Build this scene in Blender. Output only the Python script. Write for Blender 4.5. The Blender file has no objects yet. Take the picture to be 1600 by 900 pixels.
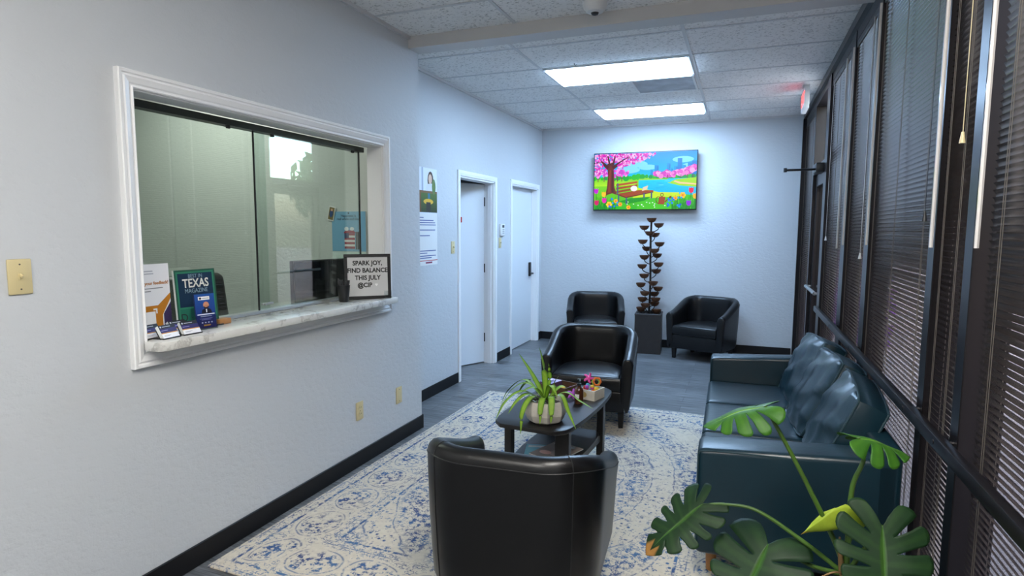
import bpy, bmesh, math, random
from mathutils import Vector, Matrix, Euler
PI = math.pi
sc = bpy.context.scene
C = sc.collection
random.seed(7)

# ------------------------------------------------------------------ camera, world, light, exposure
cam_d = bpy.data.cameras.new('camera'); cam = bpy.data.objects.new('camera', cam_d); C.objects.link(cam)
YAW, PITCH, ROLL = math.radians(21.088), math.radians(5.694), math.radians(0.265)
fwd = Vector((-math.sin(YAW)*math.cos(PITCH), math.cos(YAW)*math.cos(PITCH), -math.sin(PITCH)))
rt = fwd.cross(Vector((0, 0, 1))).normalized(); up = rt.cross(fwd)
r2 = rt*math.cos(ROLL) + up*math.sin(ROLL); u2 = -rt*math.sin(ROLL) + up*math.cos(ROLL)
cam.matrix_world = Matrix(((r2.x, u2.x, -fwd.x, 0), (r2.y, u2.y, -fwd.y, 0), (r2.z, u2.z, -fwd.z, 1.55), (0, 0, 0, 1)))
cam_d.sensor_width = 36; cam_d.lens = 36*930.9/1600; cam_d.clip_start = 0.05; cam_d.clip_end = 200
sc.camera = cam
sc.view_settings.view_transform = 'Standard'; sc.view_settings.look = 'None'
sc.view_settings.gamma = 1; sc.view_settings.use_curve_mapping = False
sc.view_settings.exposure = 0.13
W = bpy.data.worlds.new('sky'); sc.world = W; W.use_nodes = True
wn = W.node_tree.nodes; wl = W.node_tree.links
sky = wn.new('ShaderNodeTexSky'); sky.sky_type = 'NISHITA'; sky.sun_disc = False; sky.sun_elevation = math.radians(42); sky.sun_rotation = math.radians(200)
sky.air_density = 1.2; sky.dust_density = 2.0
wl.new(sky.outputs[0], wn['Background'].inputs[0]); wn['Background'].inputs[1].default_value = 2.0
TROFFER, FILL_NEAR, OFFICE = 33.0, 31.0, 12.0

# ------------------------------------------------------------------ materials
def mat(name, col, rough=0.5, metal=0.0, spec=0.5, emit=None, es=0.0, bump=None, var=None, coat=0.0, trans=0.0):
    m = bpy.data.materials.new(name); m.use_nodes = True; n = m.node_tree.nodes; l = m.node_tree.links; b = n['Principled BSDF']
    b.inputs['Base Color'].default_value = (*col, 1); b.inputs['Roughness'].default_value = rough; b.inputs['Metallic'].default_value = metal
    b.inputs['Specular IOR Level'].default_value = spec; b.inputs['Coat Weight'].default_value = coat; b.inputs['Transmission Weight'].default_value = trans
    if emit: b.inputs['Emission Color'].default_value = (*emit, 1); b.inputs['Emission Strength'].default_value = es
    tc = n.new('ShaderNodeTexCoord')
    if var:      # (scale, amount): mottled colour
        t = n.new('ShaderNodeTexNoise'); t.inputs['Scale'].default_value = var[0]; t.inputs['Detail'].default_value = 4
        l.new(tc.outputs['Object'], t.inputs['Vector'])
        mx = n.new('ShaderNodeMix'); mx.data_type = 'RGBA'; mx.inputs[6].default_value = (*[c*(1-var[1]) for c in col], 1); mx.inputs[7].default_value = (*[min(1, c*(1+var[1])) for c in col], 1)
        l.new(t.outputs[0], mx.inputs[0]); l.new(mx.outputs[2], b.inputs['Base Color'])
    if bump:     # (scale, strength, distance)
        t = n.new('ShaderNodeTexNoise'); t.inputs['Scale'].default_value = bump[0]; t.inputs['Detail'].default_value = 3
        l.new(tc.outputs['Object'], t.inputs['Vector'])
        bp = n.new('ShaderNodeBump'); bp.inputs['Strength'].default_value = bump[1]; bp.inputs['Distance'].default_value = bump[2]
        l.new(t.outputs[0], bp.inputs['Height']); l.new(bp.outputs[0], b.inputs['Normal'])
    return m
def math_node(nt, op, a, b=None, c=None):
    x = nt.nodes.new('ShaderNodeMath'); x.operation = op
    for i, v in enumerate((a, b, c)):
        if v is None: continue
        if isinstance(v, (int, float)): x.inputs[i].default_value = v
        else: nt.links.new(v, x.inputs[i])
    return x.outputs[0]
def mixc(nt, f, a, b):
    x = nt.nodes.new('ShaderNodeMix'); x.data_type = 'RGBA'
    for i, v in ((0, f), (6, a), (7, b)):
        if isinstance(v, tuple): x.inputs[i].default_value = (*v, 1)
        elif isinstance(v, (int, float)): x.inputs[i].default_value = v
        else: nt.links.new(v, x.inputs[i])
    return x.outputs[2]
def noise(nt, vec, scale, detail=3, rough=0.5):
    t = nt.nodes.new('ShaderNodeTexNoise'); t.inputs['Scale'].default_value = scale; t.inputs['Detail'].default_value = detail; t.inputs['Roughness'].default_value = rough
    nt.links.new(vec, t.inputs['Vector']); return t.outputs[0]
def mapped(nt, vec, scale):
    x = nt.nodes.new('ShaderNodeMapping'); x.inputs['Scale'].default_value = scale; nt.links.new(vec, x.inputs['Vector']); return x.outputs[0]
def objco(nt): return nt.nodes.new('ShaderNodeTexCoord').outputs['Object']

def wall_mat(name, col):
    m = mat(name, col, 0.62); nt = m.node_tree; co = objco(nt); b = nt.nodes['Principled BSDF']
    n1 = noise(nt, mapped(nt, co, (1, 1, 1.6)), 26, 4); n2 = noise(nt, co, 110, 2)
    h = math_node(nt, 'ADD', math_node(nt, 'MULTIPLY', math_node(nt, 'SMOOTH_MIN', n1, 0.55, 0.1), 1.3), math_node(nt, 'MULTIPLY', n2, 0.25))
    bp = nt.nodes.new('ShaderNodeBump'); bp.inputs['Strength'].default_value = 0.42; bp.inputs['Distance'].default_value = 0.007
    nt.links.new(h, bp.inputs['Height']); nt.links.new(bp.outputs[0], b.inputs['Normal'])
    return m
M = {}
M['wall'] = wall_mat('wall_paint', (0.57, 0.59, 0.61))
M['wall_office'] = wall_mat('office_paint', (0.60, 0.63, 0.60))
M['trim'] = mat('white_trim_paint', (0.86, 0.86, 0.86), 0.35)
M['door'] = mat('door_paint', (0.74, 0.77, 0.80), 0.4)
M['base'] = mat('black_cove_base', (0.006, 0.006, 0.007), 0.5, spec=0.3)
M['black_leather'] = mat('black_leather', (0.0045, 0.0045, 0.005), 0.32, spec=0.42, bump=(260, 0.12, 0.001))
M['black_seam'] = mat('black_piping', (0.014, 0.014, 0.015), 0.4)
M['black_wood'] = mat('espresso_wood', (0.008, 0.007, 0.007), 0.38, var=(30, 0.3))
M['teal_leather'] = mat('teal_leather', (0.006, 0.025, 0.038), 0.32, spec=0.5, var=(9, 0.15), bump=(30, 0.22, 0.004))
M['teal_highlight'] = mat('teal_piping_highlight', (0.022, 0.05, 0.064), 0.3)  # lighter than the leather: edge highlights put into the piping colour
M['oak'] = mat('honey_oak', (0.42, 0.19, 0.06), 0.45, var=(40, 0.15))
M['bronze'] = mat('dark_bronze_aluminium', (0.018, 0.016, 0.018), 0.32, 0.6)
M['slat'] = mat('dark_bronze_slat', (0.20, 0.165, 0.15), 0.22, 0.7)
M['cord'] = mat('brown_cord', (0.10, 0.085, 0.07), 0.7)
M['acrylic_wand'] = mat('clear_acrylic_wand', (0.62, 0.60, 0.58), 0.08, 0.0, 0.8)
M['white_plastic'] = mat('white_plastic', (0.75, 0.75, 0.74), 0.4)
M['ivory'] = mat('ivory_plastic', (0.63, 0.53, 0.29), 0.38)
M['dark'] = mat('black_plastic', (0.012, 0.012, 0.013), 0.4)
M['grey_metal'] = mat('brushed_grey_metal', (0.42, 0.43, 0.43), 0.35, 0.8)
M['track'] = mat('dark_track', (0.05, 0.055, 0.05), 0.4, 0.5)
M['tbar'] = mat('grid_white', (0.62, 0.62, 0.62), 0.5)
M['tube_white'] = mat('lamp_diffuser', (0.9, 0.93, 1.0), 0.5, emit=(0.46, 0.69, 1.0), es=TROFFER)
M['tube_fill'] = mat('fill_diffuser_warm', (0.9, 0.9, 0.88), 0.5, emit=(1.0, 0.965, 0.91), es=FILL_NEAR)  # glow of the two added fill panels out of view
M['tube_office'] = mat('lamp_diffuser_office', (0.9, 0.9, 0.88), 0.5, emit=(0.97, 1.0, 0.90), es=OFFICE)
M['rust'] = mat('rusted_copper', (0.12, 0.052, 0.024), 0.5, 0.3, var=(35, 0.5))
M['rust_dark'] = mat('dark_patina', (0.018, 0.013, 0.011), 0.5, 0.4)
M['planter'] = mat('dark_slate', (0.020, 0.017, 0.017), 0.5, var=(20, 0.3))
M['concrete'] = mat('pale_concrete', (0.58, 0.54, 0.48), 0.8, var=(60, 0.12), bump=(90, 0.2, 0.002))
M['pebble'] = mat('grey_pebble', (0.16, 0.14, 0.12), 0.6, var=(50, 0.5))
M['soil'] = mat('potting_soil', (0.03, 0.02, 0.014), 0.9)
M['amber'] = mat('amber_bottle', (0.06, 0.018, 0.006), 0.08, coat=0.5)
M['paper'] = mat('white_paper', (0.78, 0.78, 0.77), 0.6)
M['whitewash'] = mat('whitewashed_wood', (0.62, 0.58, 0.50), 0.6, var=(40, 0.15))
M['walnut'] = mat('walnut', (0.09, 0.045, 0.022), 0.5, var=(40, 0.3))
M['red'] = mat('red_plastic', (0.5, 0.015, 0.012), 0.4)
M['ground'] = mat('pale_pavement', (0.62, 0.56, 0.49), 0.9, var=(3, 0.1))
M['bark'] = mat('tree_bark', (0.10, 0.07, 0.05), 0.9)
M['tree_leaf'] = mat('tree_leaf', (0.05, 0.11, 0.03), 0.6)
M['glow_violet'] = mat('violet_glow_tint', (0.24, 0.10, 0.42), 0.6, var=(25, 0.4))  # violet light behind the blinds, put into this colour
M['stucco'] = mat('cream_stucco', (0.55, 0.50, 0.44), 0.8)

def colour_attr_mat(name, rough=0.45, emit=0.0):
    m = bpy.data.materials.new(name); m.use_nodes = True; nt = m.node_tree; b = nt.nodes['Principled BSDF']
    a = nt.nodes.new('ShaderNodeVertexColor'); a.layer_name = 'Col'
    if emit:
        b.inputs['Base Color'].default_value = (0.01, 0.01, 0.01, 1); b.inputs['Roughness'].default_value = 0.25
        hs = nt.nodes.new('ShaderNodeHueSaturation'); hs.inputs['Saturation'].default_value = 1.25; nt.links.new(a.outputs[0], hs.inputs['Color']); nt.links.new(hs.outputs[0], b.inputs['Emission Color']); b.inputs['Emission Strength'].default_value = emit
    else:
        nt.links.new(a.outputs[0], b.inputs['Base Color']); b.inputs['Roughness'].default_value = rough
    return m
M['print'] = colour_attr_mat('printed_colours')
M['screen'] = colour_attr_mat('lit_screen', emit=0.95)

def glass_mat(name, tint, gloss=0.08, rough=0.0):
    m = bpy.data.materials.new(name); m.use_nodes = True; nt = m.node_tree; n = nt.nodes; n.remove(n['Principled BSDF'])
    t = n.new('ShaderNodeBsdfTransparent'); t.inputs[0].default_value = (*tint, 1)
    g = n.new('ShaderNodeBsdfGlossy'); g.inputs['Roughness'].default_value = rough; g.inputs[0].default_value = (0.95, 1, 0.97, 1)
    ge = n.new('ShaderNodeNewGeometry'); dp = n.new('ShaderNodeVectorMath'); dp.operation = 'DOT_PRODUCT'; nt.links.new(ge.outputs['Normal'], dp.inputs[0]); nt.links.new(ge.outputs['Incoming'], dp.inputs[1])
    c1 = math_node(nt, 'SUBTRACT', 1.0, math_node(nt, 'ABSOLUTE', dp.outputs['Value']))
    mx = n.new('ShaderNodeMixShader'); fac = math_node(nt, 'ADD', math_node(nt, 'MULTIPLY', math_node(nt, 'POWER', c1, 5.0), 0.7), 0.03+gloss)   # reflects more at a grazing angle
    nt.links.new(fac, mx.inputs[0]); nt.links.new(t.outputs[0], mx.inputs[1]); nt.links.new(g.outputs[0], mx.inputs[2])
    nt.links.new(mx.outputs[0], n['Material Output'].inputs[0]); return m
M['glass'] = glass_mat('clear_green_glass', (0.90, 0.945, 0.925), 0.05)
M['tint_glass'] = glass_mat('tinted_window_glass', (0.43, 0.41, 0.42), 0.02)
M['clear_acrylic'] = glass_mat('clear_acrylic', (0.93, 0.95, 0.96), 0.05)

def floor_mat():
    m = mat('grey_vinyl_plank', (0.1, 0.1, 0.1), 0.33); nt = m.node_tree; b = nt.nodes['Principled BSDF']; co = objco(nt)
    br = nt.nodes.new('ShaderNodeTexBrick'); br.inputs['Scale'].default_value = 1; br.inputs['Brick Width'].default_value = 1.22; br.inputs['Row Height'].default_value = 0.152
    br.inputs['Mortar Size'].default_value = 0.0016; br.offset = 0.37
    br.inputs['Color1'].default_value = (0.085, 0.09, 0.097, 1); br.inputs['Color2'].default_value = (0.135, 0.142, 0.15, 1); br.inputs['Mortar'].default_value = (0.02, 0.02, 0.022, 1)
    nt.links.new(co, br.inputs['Vector'])
    s1 = noise(nt, mapped(nt, co, (1.2, 22, 1)), 3, 5, 0.65)
    s2 = noise(nt, mapped(nt, co, (3, 90, 1)), 2, 2)
    k = math_node(nt, 'ADD', math_node(nt, 'MULTIPLY', math_node(nt, 'SUBTRACT', s1, 0.34), 5.6), math_node(nt, 'MULTIPLY', s2, 0.6))
    mul = nt.nodes.new('ShaderNodeMix'); mul.data_type = 'RGBA'; mul.blend_type = 'MULTIPLY'; mul.inputs[0].default_value = 1
    nt.links.new(br.outputs[0], mul.inputs[6]); nt.links.new(k, mul.inputs[7]); nt.links.new(mul.outputs[2], b.inputs['Base Color'])
    nt.links.new(math_node(nt, 'ADD', math_node(nt, 'MULTIPLY', s1, 0.2), 0.24), b.inputs['Roughness'])
    return m
M['floor'] = floor_mat()
def tile_mat():
    m = mat('mineral_ceiling_tile', (0.6, 0.6, 0.6), 0.9); nt = m.node_tree; b = nt.nodes['Principled BSDF']; co = objco(nt)
    n1 = noise(nt, mapped(nt, co, (1.0, 1.7, 1)), 46, 3, 0.6)
    n2 = noise(nt, co, 120, 2)
    f = math_node(nt, 'MULTIPLY', math_node(nt, 'SUBTRACT', 0.43, n1), 16); cl = nt.nodes.new('ShaderNodeClamp'); nt.links.new(f, cl.inputs[0])
    g = math_node(nt, 'MULTIPLY', cl.outputs[0], 0.75)
    nt.links.new(mixc(nt, g, (0.86, 0.85, 0.83), (0.36, 0.35, 0.34)), b.inputs['Base Color'])
    bp = nt.nodes.new('ShaderNodeBump'); bp.inputs['Strength'].default_value = 0.6; bp.inputs['Distance'].default_value = 0.004; bp.invert = True
    nt.links.new(math_node(nt, 'ADD', cl.outputs[0], math_node(nt, 'MULTIPLY', n2, 0.3)), bp.inputs['Height']); nt.links.new(bp.outputs[0], b.inputs['Normal'])
    return m
M['tile'] = tile_mat()
def marble_mat():
    m = mat('white_marble', (0.7, 0.7, 0.68), 0.12); nt = m.node_tree; b = nt.nodes['Principled BSDF']; co = objco(nt)
    w = noise(nt, co, 3.2, 6, 0.65); v = math_node(nt, 'ABSOLUTE', math_node(nt, 'SUBTRACT', w, 0.5))
    c1 = nt.nodes.new('ShaderNodeClamp'); nt.links.new(math_node(nt, 'SUBTRACT', 1, math_node(nt, 'MULTIPLY', v, 34)), c1.inputs[0])
    g = noise(nt, co, 7, 3)
    f = math_node(nt, 'MULTIPLY', c1.outputs[0], math_node(nt, 'MULTIPLY', g, 0.8))
    base = mixc(nt, noise(nt, co, 5, 5, 0.7), (0.58, 0.57, 0.53), (0.80, 0.80, 0.77))
    nt.links.new(mixc(nt, f, base, (0.16, 0.14, 0.12)), b.inputs['Base Color']); return m
M['marble'] = marble_mat()
def rug_mat(hx, hy):
    m = mat('distressed_rug', (0.6, 0.56, 0.5), 0.95, spec=0.1); nt = m.node_tree; b = nt.nodes['Principled BSDF']; co = objco(nt)
    s = nt.nodes.new('ShaderNodeSeparateXYZ'); nt.links.new(co, s.inputs[0]); x, y = s.outputs[0], s.outputs[1]
    d = math_node(nt, 'MINIMUM', math_node(nt, 'SUBTRACT', hx, math_node(nt, 'ABSOLUTE', x)), math_node(nt, 'SUBTRACT', hy, math_node(nt, 'ABSOLUTE', y)))
    px = math_node(nt, 'PINGPONG', math_node(nt, 'ADD', x, 0.03), 0.20); py = math_node(nt, 'PINGPONG', math_node(nt, 'ADD', y, 0.11), 0.27)
    cmb = nt.nodes.new('ShaderNodeCombineXYZ'); nt.links.new(px, cmb.inputs[0]); nt.links.new(py, cmb.inputs[1])
    cmb2 = nt.nodes.new('ShaderNodeCombineXYZ'); nt.links.new(math_node(nt, 'ABSOLUTE', x), cmb2.inputs[0]); nt.links.new(math_node(nt, 'ABSOLUTE', y), cmb2.inputs[1])
    def clampf(v):
        c = nt.nodes.new('ShaderNodeClamp'); nt.links.new(v, c.inputs[0]); return c.outputs[0]
    def band(v, c, w, k=30): return clampf(math_node(nt, 'MULTIPLY', math_node(nt, 'SUBTRACT', w, math_node(nt, 'ABSOLUTE', math_node(nt, 'SUBTRACT', v, c))), k))
    def sub(a, c): return math_node(nt, 'SUBTRACT', a, c)
    def mul(a, c): return math_node(nt, 'MULTIPLY', a, c)
    def add(a, c): return math_node(nt, 'ADD', a, c)
    def mx2(a, c): return math_node(nt, 'MAXIMUM', a, c)
    def step(a, t, k): return clampf(mul(sub(a, t), k))
    ax, ay = math_node(nt, 'ABSOLUTE', x), math_node(nt, 'ABSOLUTE', y); dx, dy = sub(hx, ax), sub(hy, ay)
    wear = noise(nt, co, 30, 4, 0.7); wear2 = noise(nt, co, 3.6, 3, 0.6); warp = noise(nt, co, 5, 2)
    strokes = noise(nt, cmb.outputs[0], 30, 3, 0.6); strokes2 = noise(nt, cmb2.outputs[0], 28, 3, 0.6); fine = noise(nt, co, 55, 2, 0.5)
    lines = band(strokes, 0.5, 0.05, 26)
    def ovals(across, along, c, period, ra, rb):
        a = math_node(nt, 'DIVIDE', sub(across, c), ra); q = math_node(nt, 'DIVIDE', sub(math_node(nt, 'PINGPONG', along, period/2), period/4), rb)
        e = add(math_node(nt, 'SQRT', add(mul(a, a), mul(q, q))), mul(sub(warp, 0.5), 0.5))
        return e
    border = step(0.40, d, 200) if False else clampf(mul(sub(0.41, d), 60))
    e1 = ovals(dx, y, 0.215, 0.62, 0.095, 0.12); e2 = ovals(dy, x, 0.215, 0.62, 0.095, 0.12)
    side = clampf(mul(sub(dy, dx), 80)); e = add(mul(e1, side), mul(e2, sub(1.0, side)))
    blob = mul(clampf(mul(sub(1.05, e), 8)), step(strokes, 0.47, 12)); ringo = band(e, 1.12, 0.07, 16)
    sprig = mul(clampf(mul(sub(e, 1.25), 6)), mul(lines, step(strokes, 0.44, 14)))
    inb = mx2(blob, mx2(mul(ringo, 0.8), sprig))
    # the field: mirrored medallion rings around the centre, filled with strokes and rows of dots
    rm = add(math_node(nt, 'SQRT', add(mul(mul(ax, ax), 1.5), mul(mul(ay, ay), 0.62))), mul(sub(warp, 0.5), 0.12))
    bands = math_node(nt, 'PINGPONG', rm, 0.19)
    dense = clampf(mul(sub(bands, 0.085), 22))
    vo = nt.nodes.new('ShaderNodeTexVoronoi'); vo.inputs['Scale'].default_value = 24; vo.inputs['Randomness'].default_value = 0.7; nt.links.new(co, vo.inputs['Vector'])
    dots = clampf(mul(sub(0.27, vo.outputs['Distance']), 9))
    field = mx2(mul(dense, mx2(step(strokes2, 0.50, 14), mul(lines, 1.0))), mul(sub(1.0, dense), mx2(mul(dots, step(warp, 0.46, 12)), mul(lines, step(strokes2, 0.50, 14)))))
    field = mx2(field, mul(band(bands, 0.085, 0.008, 160), 0.8))
    pat = add(mul(inb, border), mul(field, sub(1.0, border)))
    for c, w in ((0.020, 0.005), (0.075, 0.010), (0.365, 0.005), (0.415, 0.010)):
        pat = math_node(nt, 'MAXIMUM', pat, band(d, c, w, 220))
    keep = clampf(math_node(nt, 'MULTIPLY', math_node(nt, 'SUBTRACT', wear, 0.41), 11))
    keep = math_node(nt, 'MULTIPLY', keep, clampf(math_node(nt, 'MULTIPLY', math_node(nt, 'SUBTRACT', wear2, 0.33), 9)))
    f = math_node(nt, 'MULTIPLY', pat, keep)
    hue = noise(nt, co, 3.5, 2)
    blue = mixc(nt, clampf(math_node(nt, 'MULTIPLY', math_node(nt, 'SUBTRACT', hue, 0.42), 6)), (0.016, 0.048, 0.17), (0.045, 0.13, 0.28))
    cream = mixc(nt, noise(nt, co, 40, 3), (0.50, 0.44, 0.345), (0.67, 0.61, 0.50))
    nt.links.new(mixc(nt, math_node(nt, 'MULTIPLY', f, 0.95), cream, blue), b.inputs['Base Color'])
    bp = nt.nodes.new('ShaderNodeBump'); bp.inputs['Strength'].default_value = 0.3; bp.inputs['Distance'].default_value = 0.003
    nt.links.new(noise(nt, co, 400, 2), bp.inputs['Height']); nt.links.new(bp.outputs[0], b.inputs['Normal']); return m
def leaf_mat(name, c1, c2, edge=None):
    m = mat(name, c1, 0.5, spec=0.22); nt = m.node_tree; b = nt.nodes['Principled BSDF']
    a = nt.nodes.new('ShaderNodeVertexColor'); a.layer_name = 'Vein'
    s = nt.nodes.new('ShaderNodeSeparateColor'); nt.links.new(a.outputs[0], s.inputs[0])
    col = mixc(nt, s.outputs[0], c1, c2)
    if edge: col = mixc(nt, s.outputs[1], col, edge)
    n = noise(nt, objco(nt), 40, 3); col2 = nt.nodes.new('ShaderNodeMix'); col2.data_type = 'RGBA'; col2.blend_type = 'MULTIPLY'; col2.inputs[0].default_value = 0.5
    nt.links.new(col, col2.inputs[6]); nt.links.new(math_node(nt, 'ADD', n, 0.5), col2.inputs[7])
    nt.links.new(col2.outputs[2], b.inputs['Base Color'])
    b.inputs['Subsurface Weight'].default_value = 0.0
    return m
M['monstera'] = leaf_mat('monstera_leaf', (0.009, 0.030, 0.010), (0.055, 0.14, 0.025), (0.30, 0.15, 0.04))
M['monstera_light'] = leaf_mat('monstera_young_leaf', (0.028, 0.105, 0.010), (0.14, 0.30, 0.025), (0.34, 0.26, 0.05))
M['monstera_yellow'] = leaf_mat('monstera_yellowing_leaf', (0.26, 0.36, 0.03), (0.38, 0.42, 0.04), (0.40, 0.20, 0.04))
M['strap_leaf'] = leaf_mat('striped_strap_leaf', (0.035, 0.16, 0.012), (0.30, 0.47, 0.05), (0.30, 0.36, 0.08))
M['stem'] = mat('green_stem', (0.06, 0.13, 0.018), 0.4, var=(20, 0.2))
M['stem_brown'] = mat('brown_sheath', (0.22, 0.13, 0.05), 0.7, var=(40, 0.4))

# ------------------------------------------------------------------ mesh helpers
def newbm(): return bmesh.new()
def tf(loc=(0, 0, 0), rot=(0, 0, 0), scale=(1, 1, 1)):
    return Matrix.Translation(loc) @ Euler(rot).to_matrix().to_4x4() @ Matrix.Diagonal((*scale, 1))
def box(bm, c, s, bev=0.0, seg=2, rot=(0, 0, 0)):
    r = bmesh.ops.create_cube(bm, size=1, matrix=tf(c, rot, s))
    if bev:
        es = list({e for v in r['verts'] for e in v.link_edges})
        bmesh.ops.bevel(bm, geom=es, offset=bev, segments=seg, affect='EDGES', profile=0.5)
    return bm
def bx(bm, lo, hi, bev=0.0, seg=2):
    return box(bm, [(a+b)/2 for a, b in zip(lo, hi)], [abs(b-a) for a, b in zip(lo, hi)], bev, seg)
def cyl(bm, p, q, r, r2=None, n=16, caps=True):
    p, q = Vector(p), Vector(q); d = q-p
    mt = Matrix.Translation((p+q)/2) @ d.to_track_quat('Z', 'Y').to_matrix().to_4x4()
    bmesh.ops.create_cone(bm, cap_ends=caps, segments=n, radius1=r, radius2=r if r2 is None else r2, depth=d.length, matrix=mt); return bm
def lathe(bm, prof, c=(0, 0, 0), n=24, sx=1, sy=1):
    rings = []
    for r, z in prof:
        rings.append([bm.verts.new((c[0]+r*sx*math.cos(2*PI*k/n), c[1]+r*sy*math.sin(2*PI*k/n), c[2]+z)) for k in range(n)])
    for a, b in zip(rings, rings[1:]):
        for k in range(n): bm.faces.new((a[k], a[(k+1) % n], b[(k+1) % n], b[k]))
    bm.faces.new(rings[0][::-1]); bm.faces.new(rings[-1]); return bm
def spline(pts, n=8):
    P = [Vector(p) for p in pts]; out = []
    Q = [2*P[0]-P[1]] + P + [2*P[-1]-P[-2]]
    for i in range(len(P)-1):
        a, b, c, d = Q[i:i+4]
        for k in range(n):
            t = k/n; out.append(0.5*((2*b)+(c-a)*t+(2*a-5*b+4*c-d)*t*t+(3*b-3*c+d-a)*t**3))
    return out+[P[-1]]
def tube(bm, pts, r, n=8, closed=False):
    P = [Vector(p) for p in pts]; N = len(P); R = r if isinstance(r, (list, tuple)) else [r]*N
    rings = []; ref = None
    for i, p in enumerate(P):
        t = (P[(i+1) % N]-P[i-1]) if closed else (P[min(i+1, N-1)]-P[max(i-1, 0)]); t.normalize()
        if ref is None: ref = t.orthogonal().normalized()
        ref = (ref - t*ref.dot(t)).normalized(); b = t.cross(ref)
        rings.append([bm.verts.new(p + (ref*math.cos(2*PI*k/n)+b*math.sin(2*PI*k/n))*R[i]) for k in range(n)])
    pairs = list(zip(rings, rings[1:])) + ([(rings[-1], rings[0])] if closed else [])
    for a, b in pairs:
        for k in range(n): bm.faces.new((a[k], a[(k+1) % n], b[(k+1) % n], b[k]))
    if not closed: bm.faces.new(rings[0][::-1]); bm.faces.new(rings[-1])
    return bm
def prism(bm, poly, z0, z1, bev=0.0, seg=2):
    a = [bm.verts.new((x, y, z0)) for x, y in poly]; b = [bm.verts.new((x, y, z1)) for x, y in poly]; n = len(poly)
    f = [bm.faces.new(a[::-1]), bm.faces.new(b)] + [bm.faces.new((a[k], a[(k+1) % n], b[(k+1) % n], b[k])) for k in range(n)]
    if bev:
        es = list({e for x in f[:2] for e in x.edges}); bmesh.ops.bevel(bm, geom=es, offset=bev, segments=seg, affect='EDGES', profile=0.5)
    return bm
def obj(name, bm, m, parent=None, smooth=35, mats=None):
    bmesh.ops.recalc_face_normals(bm, faces=bm.faces)
    me = bpy.data.meshes.new(name); bm.to_mesh(me); bm.free()
    for x in (mats or [m]): me.materials.append(x)
    if smooth:
        for p in me.polygons: p.use_smooth = True
        me.set_sharp_from_angle(angle=math.radians(smooth))
    o = bpy.data.objects.new(name, me); C.objects.link(o)
    if parent: o.parent = parent
    return o
def tag(o, label=None, cat=None, group=None, kind=None):
    if label: o['label'] = label
    if cat: o['category'] = cat
    if group: o['group'] = group
    if kind: o['kind'] = kind
    return o
def thing(name, label, cat, loc=(0, 0, 0), rz=0, group=None):
    o = bpy.data.objects.new(name, None); o.empty_display_size = 0.1; C.objects.link(o); o.location = loc; o.rotation_euler = (0, 0, rz)
    return tag(o, label, cat, group)
def struct(name, bm, m, smooth=0, mats=None): return tag(obj(name, bm, m, smooth=smooth, mats=mats), kind='structure')
def dup(root, loc, rz, label, group=None):
    def cp(o, par):
        c = o.copy(); C.objects.link(c); c.parent = par
        for ch in list(o.children): cp(ch, c)
        return c
    r = cp(root, None); r.location = loc; r.rotation_euler = (0, 0, rz); r['label'] = label
    if group: r['group'] = group
    return r
FONT_CACHE = {}
def lettering(name, s, size, m, parent, mw, align='CENTER', bold=0.0, xs=1.0, parts='lettering'):
    """text as a mesh lying in the XY plane of the matrix mw (local to the parent)"""
    cu = bpy.data.curves.new('t', 'FONT'); cu.body = s; cu.size = size; cu.align_x = align; cu.align_y = 'CENTER'; cu.offset = bold; cu.extrude = 0.0003; cu.resolution_u = 3
    to = bpy.data.objects.new('t', cu); C.objects.link(to); bpy.context.view_layer.update()
    me = bpy.data.meshes.new_from_object(to.evaluated_get(bpy.context.evaluated_depsgraph_get()))
    bpy.data.objects.remove(to); bpy.data.curves.remove(cu)
    me.transform(mw @ Matrix.Diagonal((xs, 1, 1, 1))); me.materials.clear(); me.materials.append(m); me.name = name
    o = bpy.data.objects.new(name, me); C.objects.link(o); o.parent = parent; return o
def srgb(h):
    if isinstance(h, str):
        h = [int(h[i:i+2], 16)/255 for i in (0, 2, 4)]
    return tuple((c/12.92 if c <= 0.04045 else ((c+0.055)/1.055)**2.4) for c in h)
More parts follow.
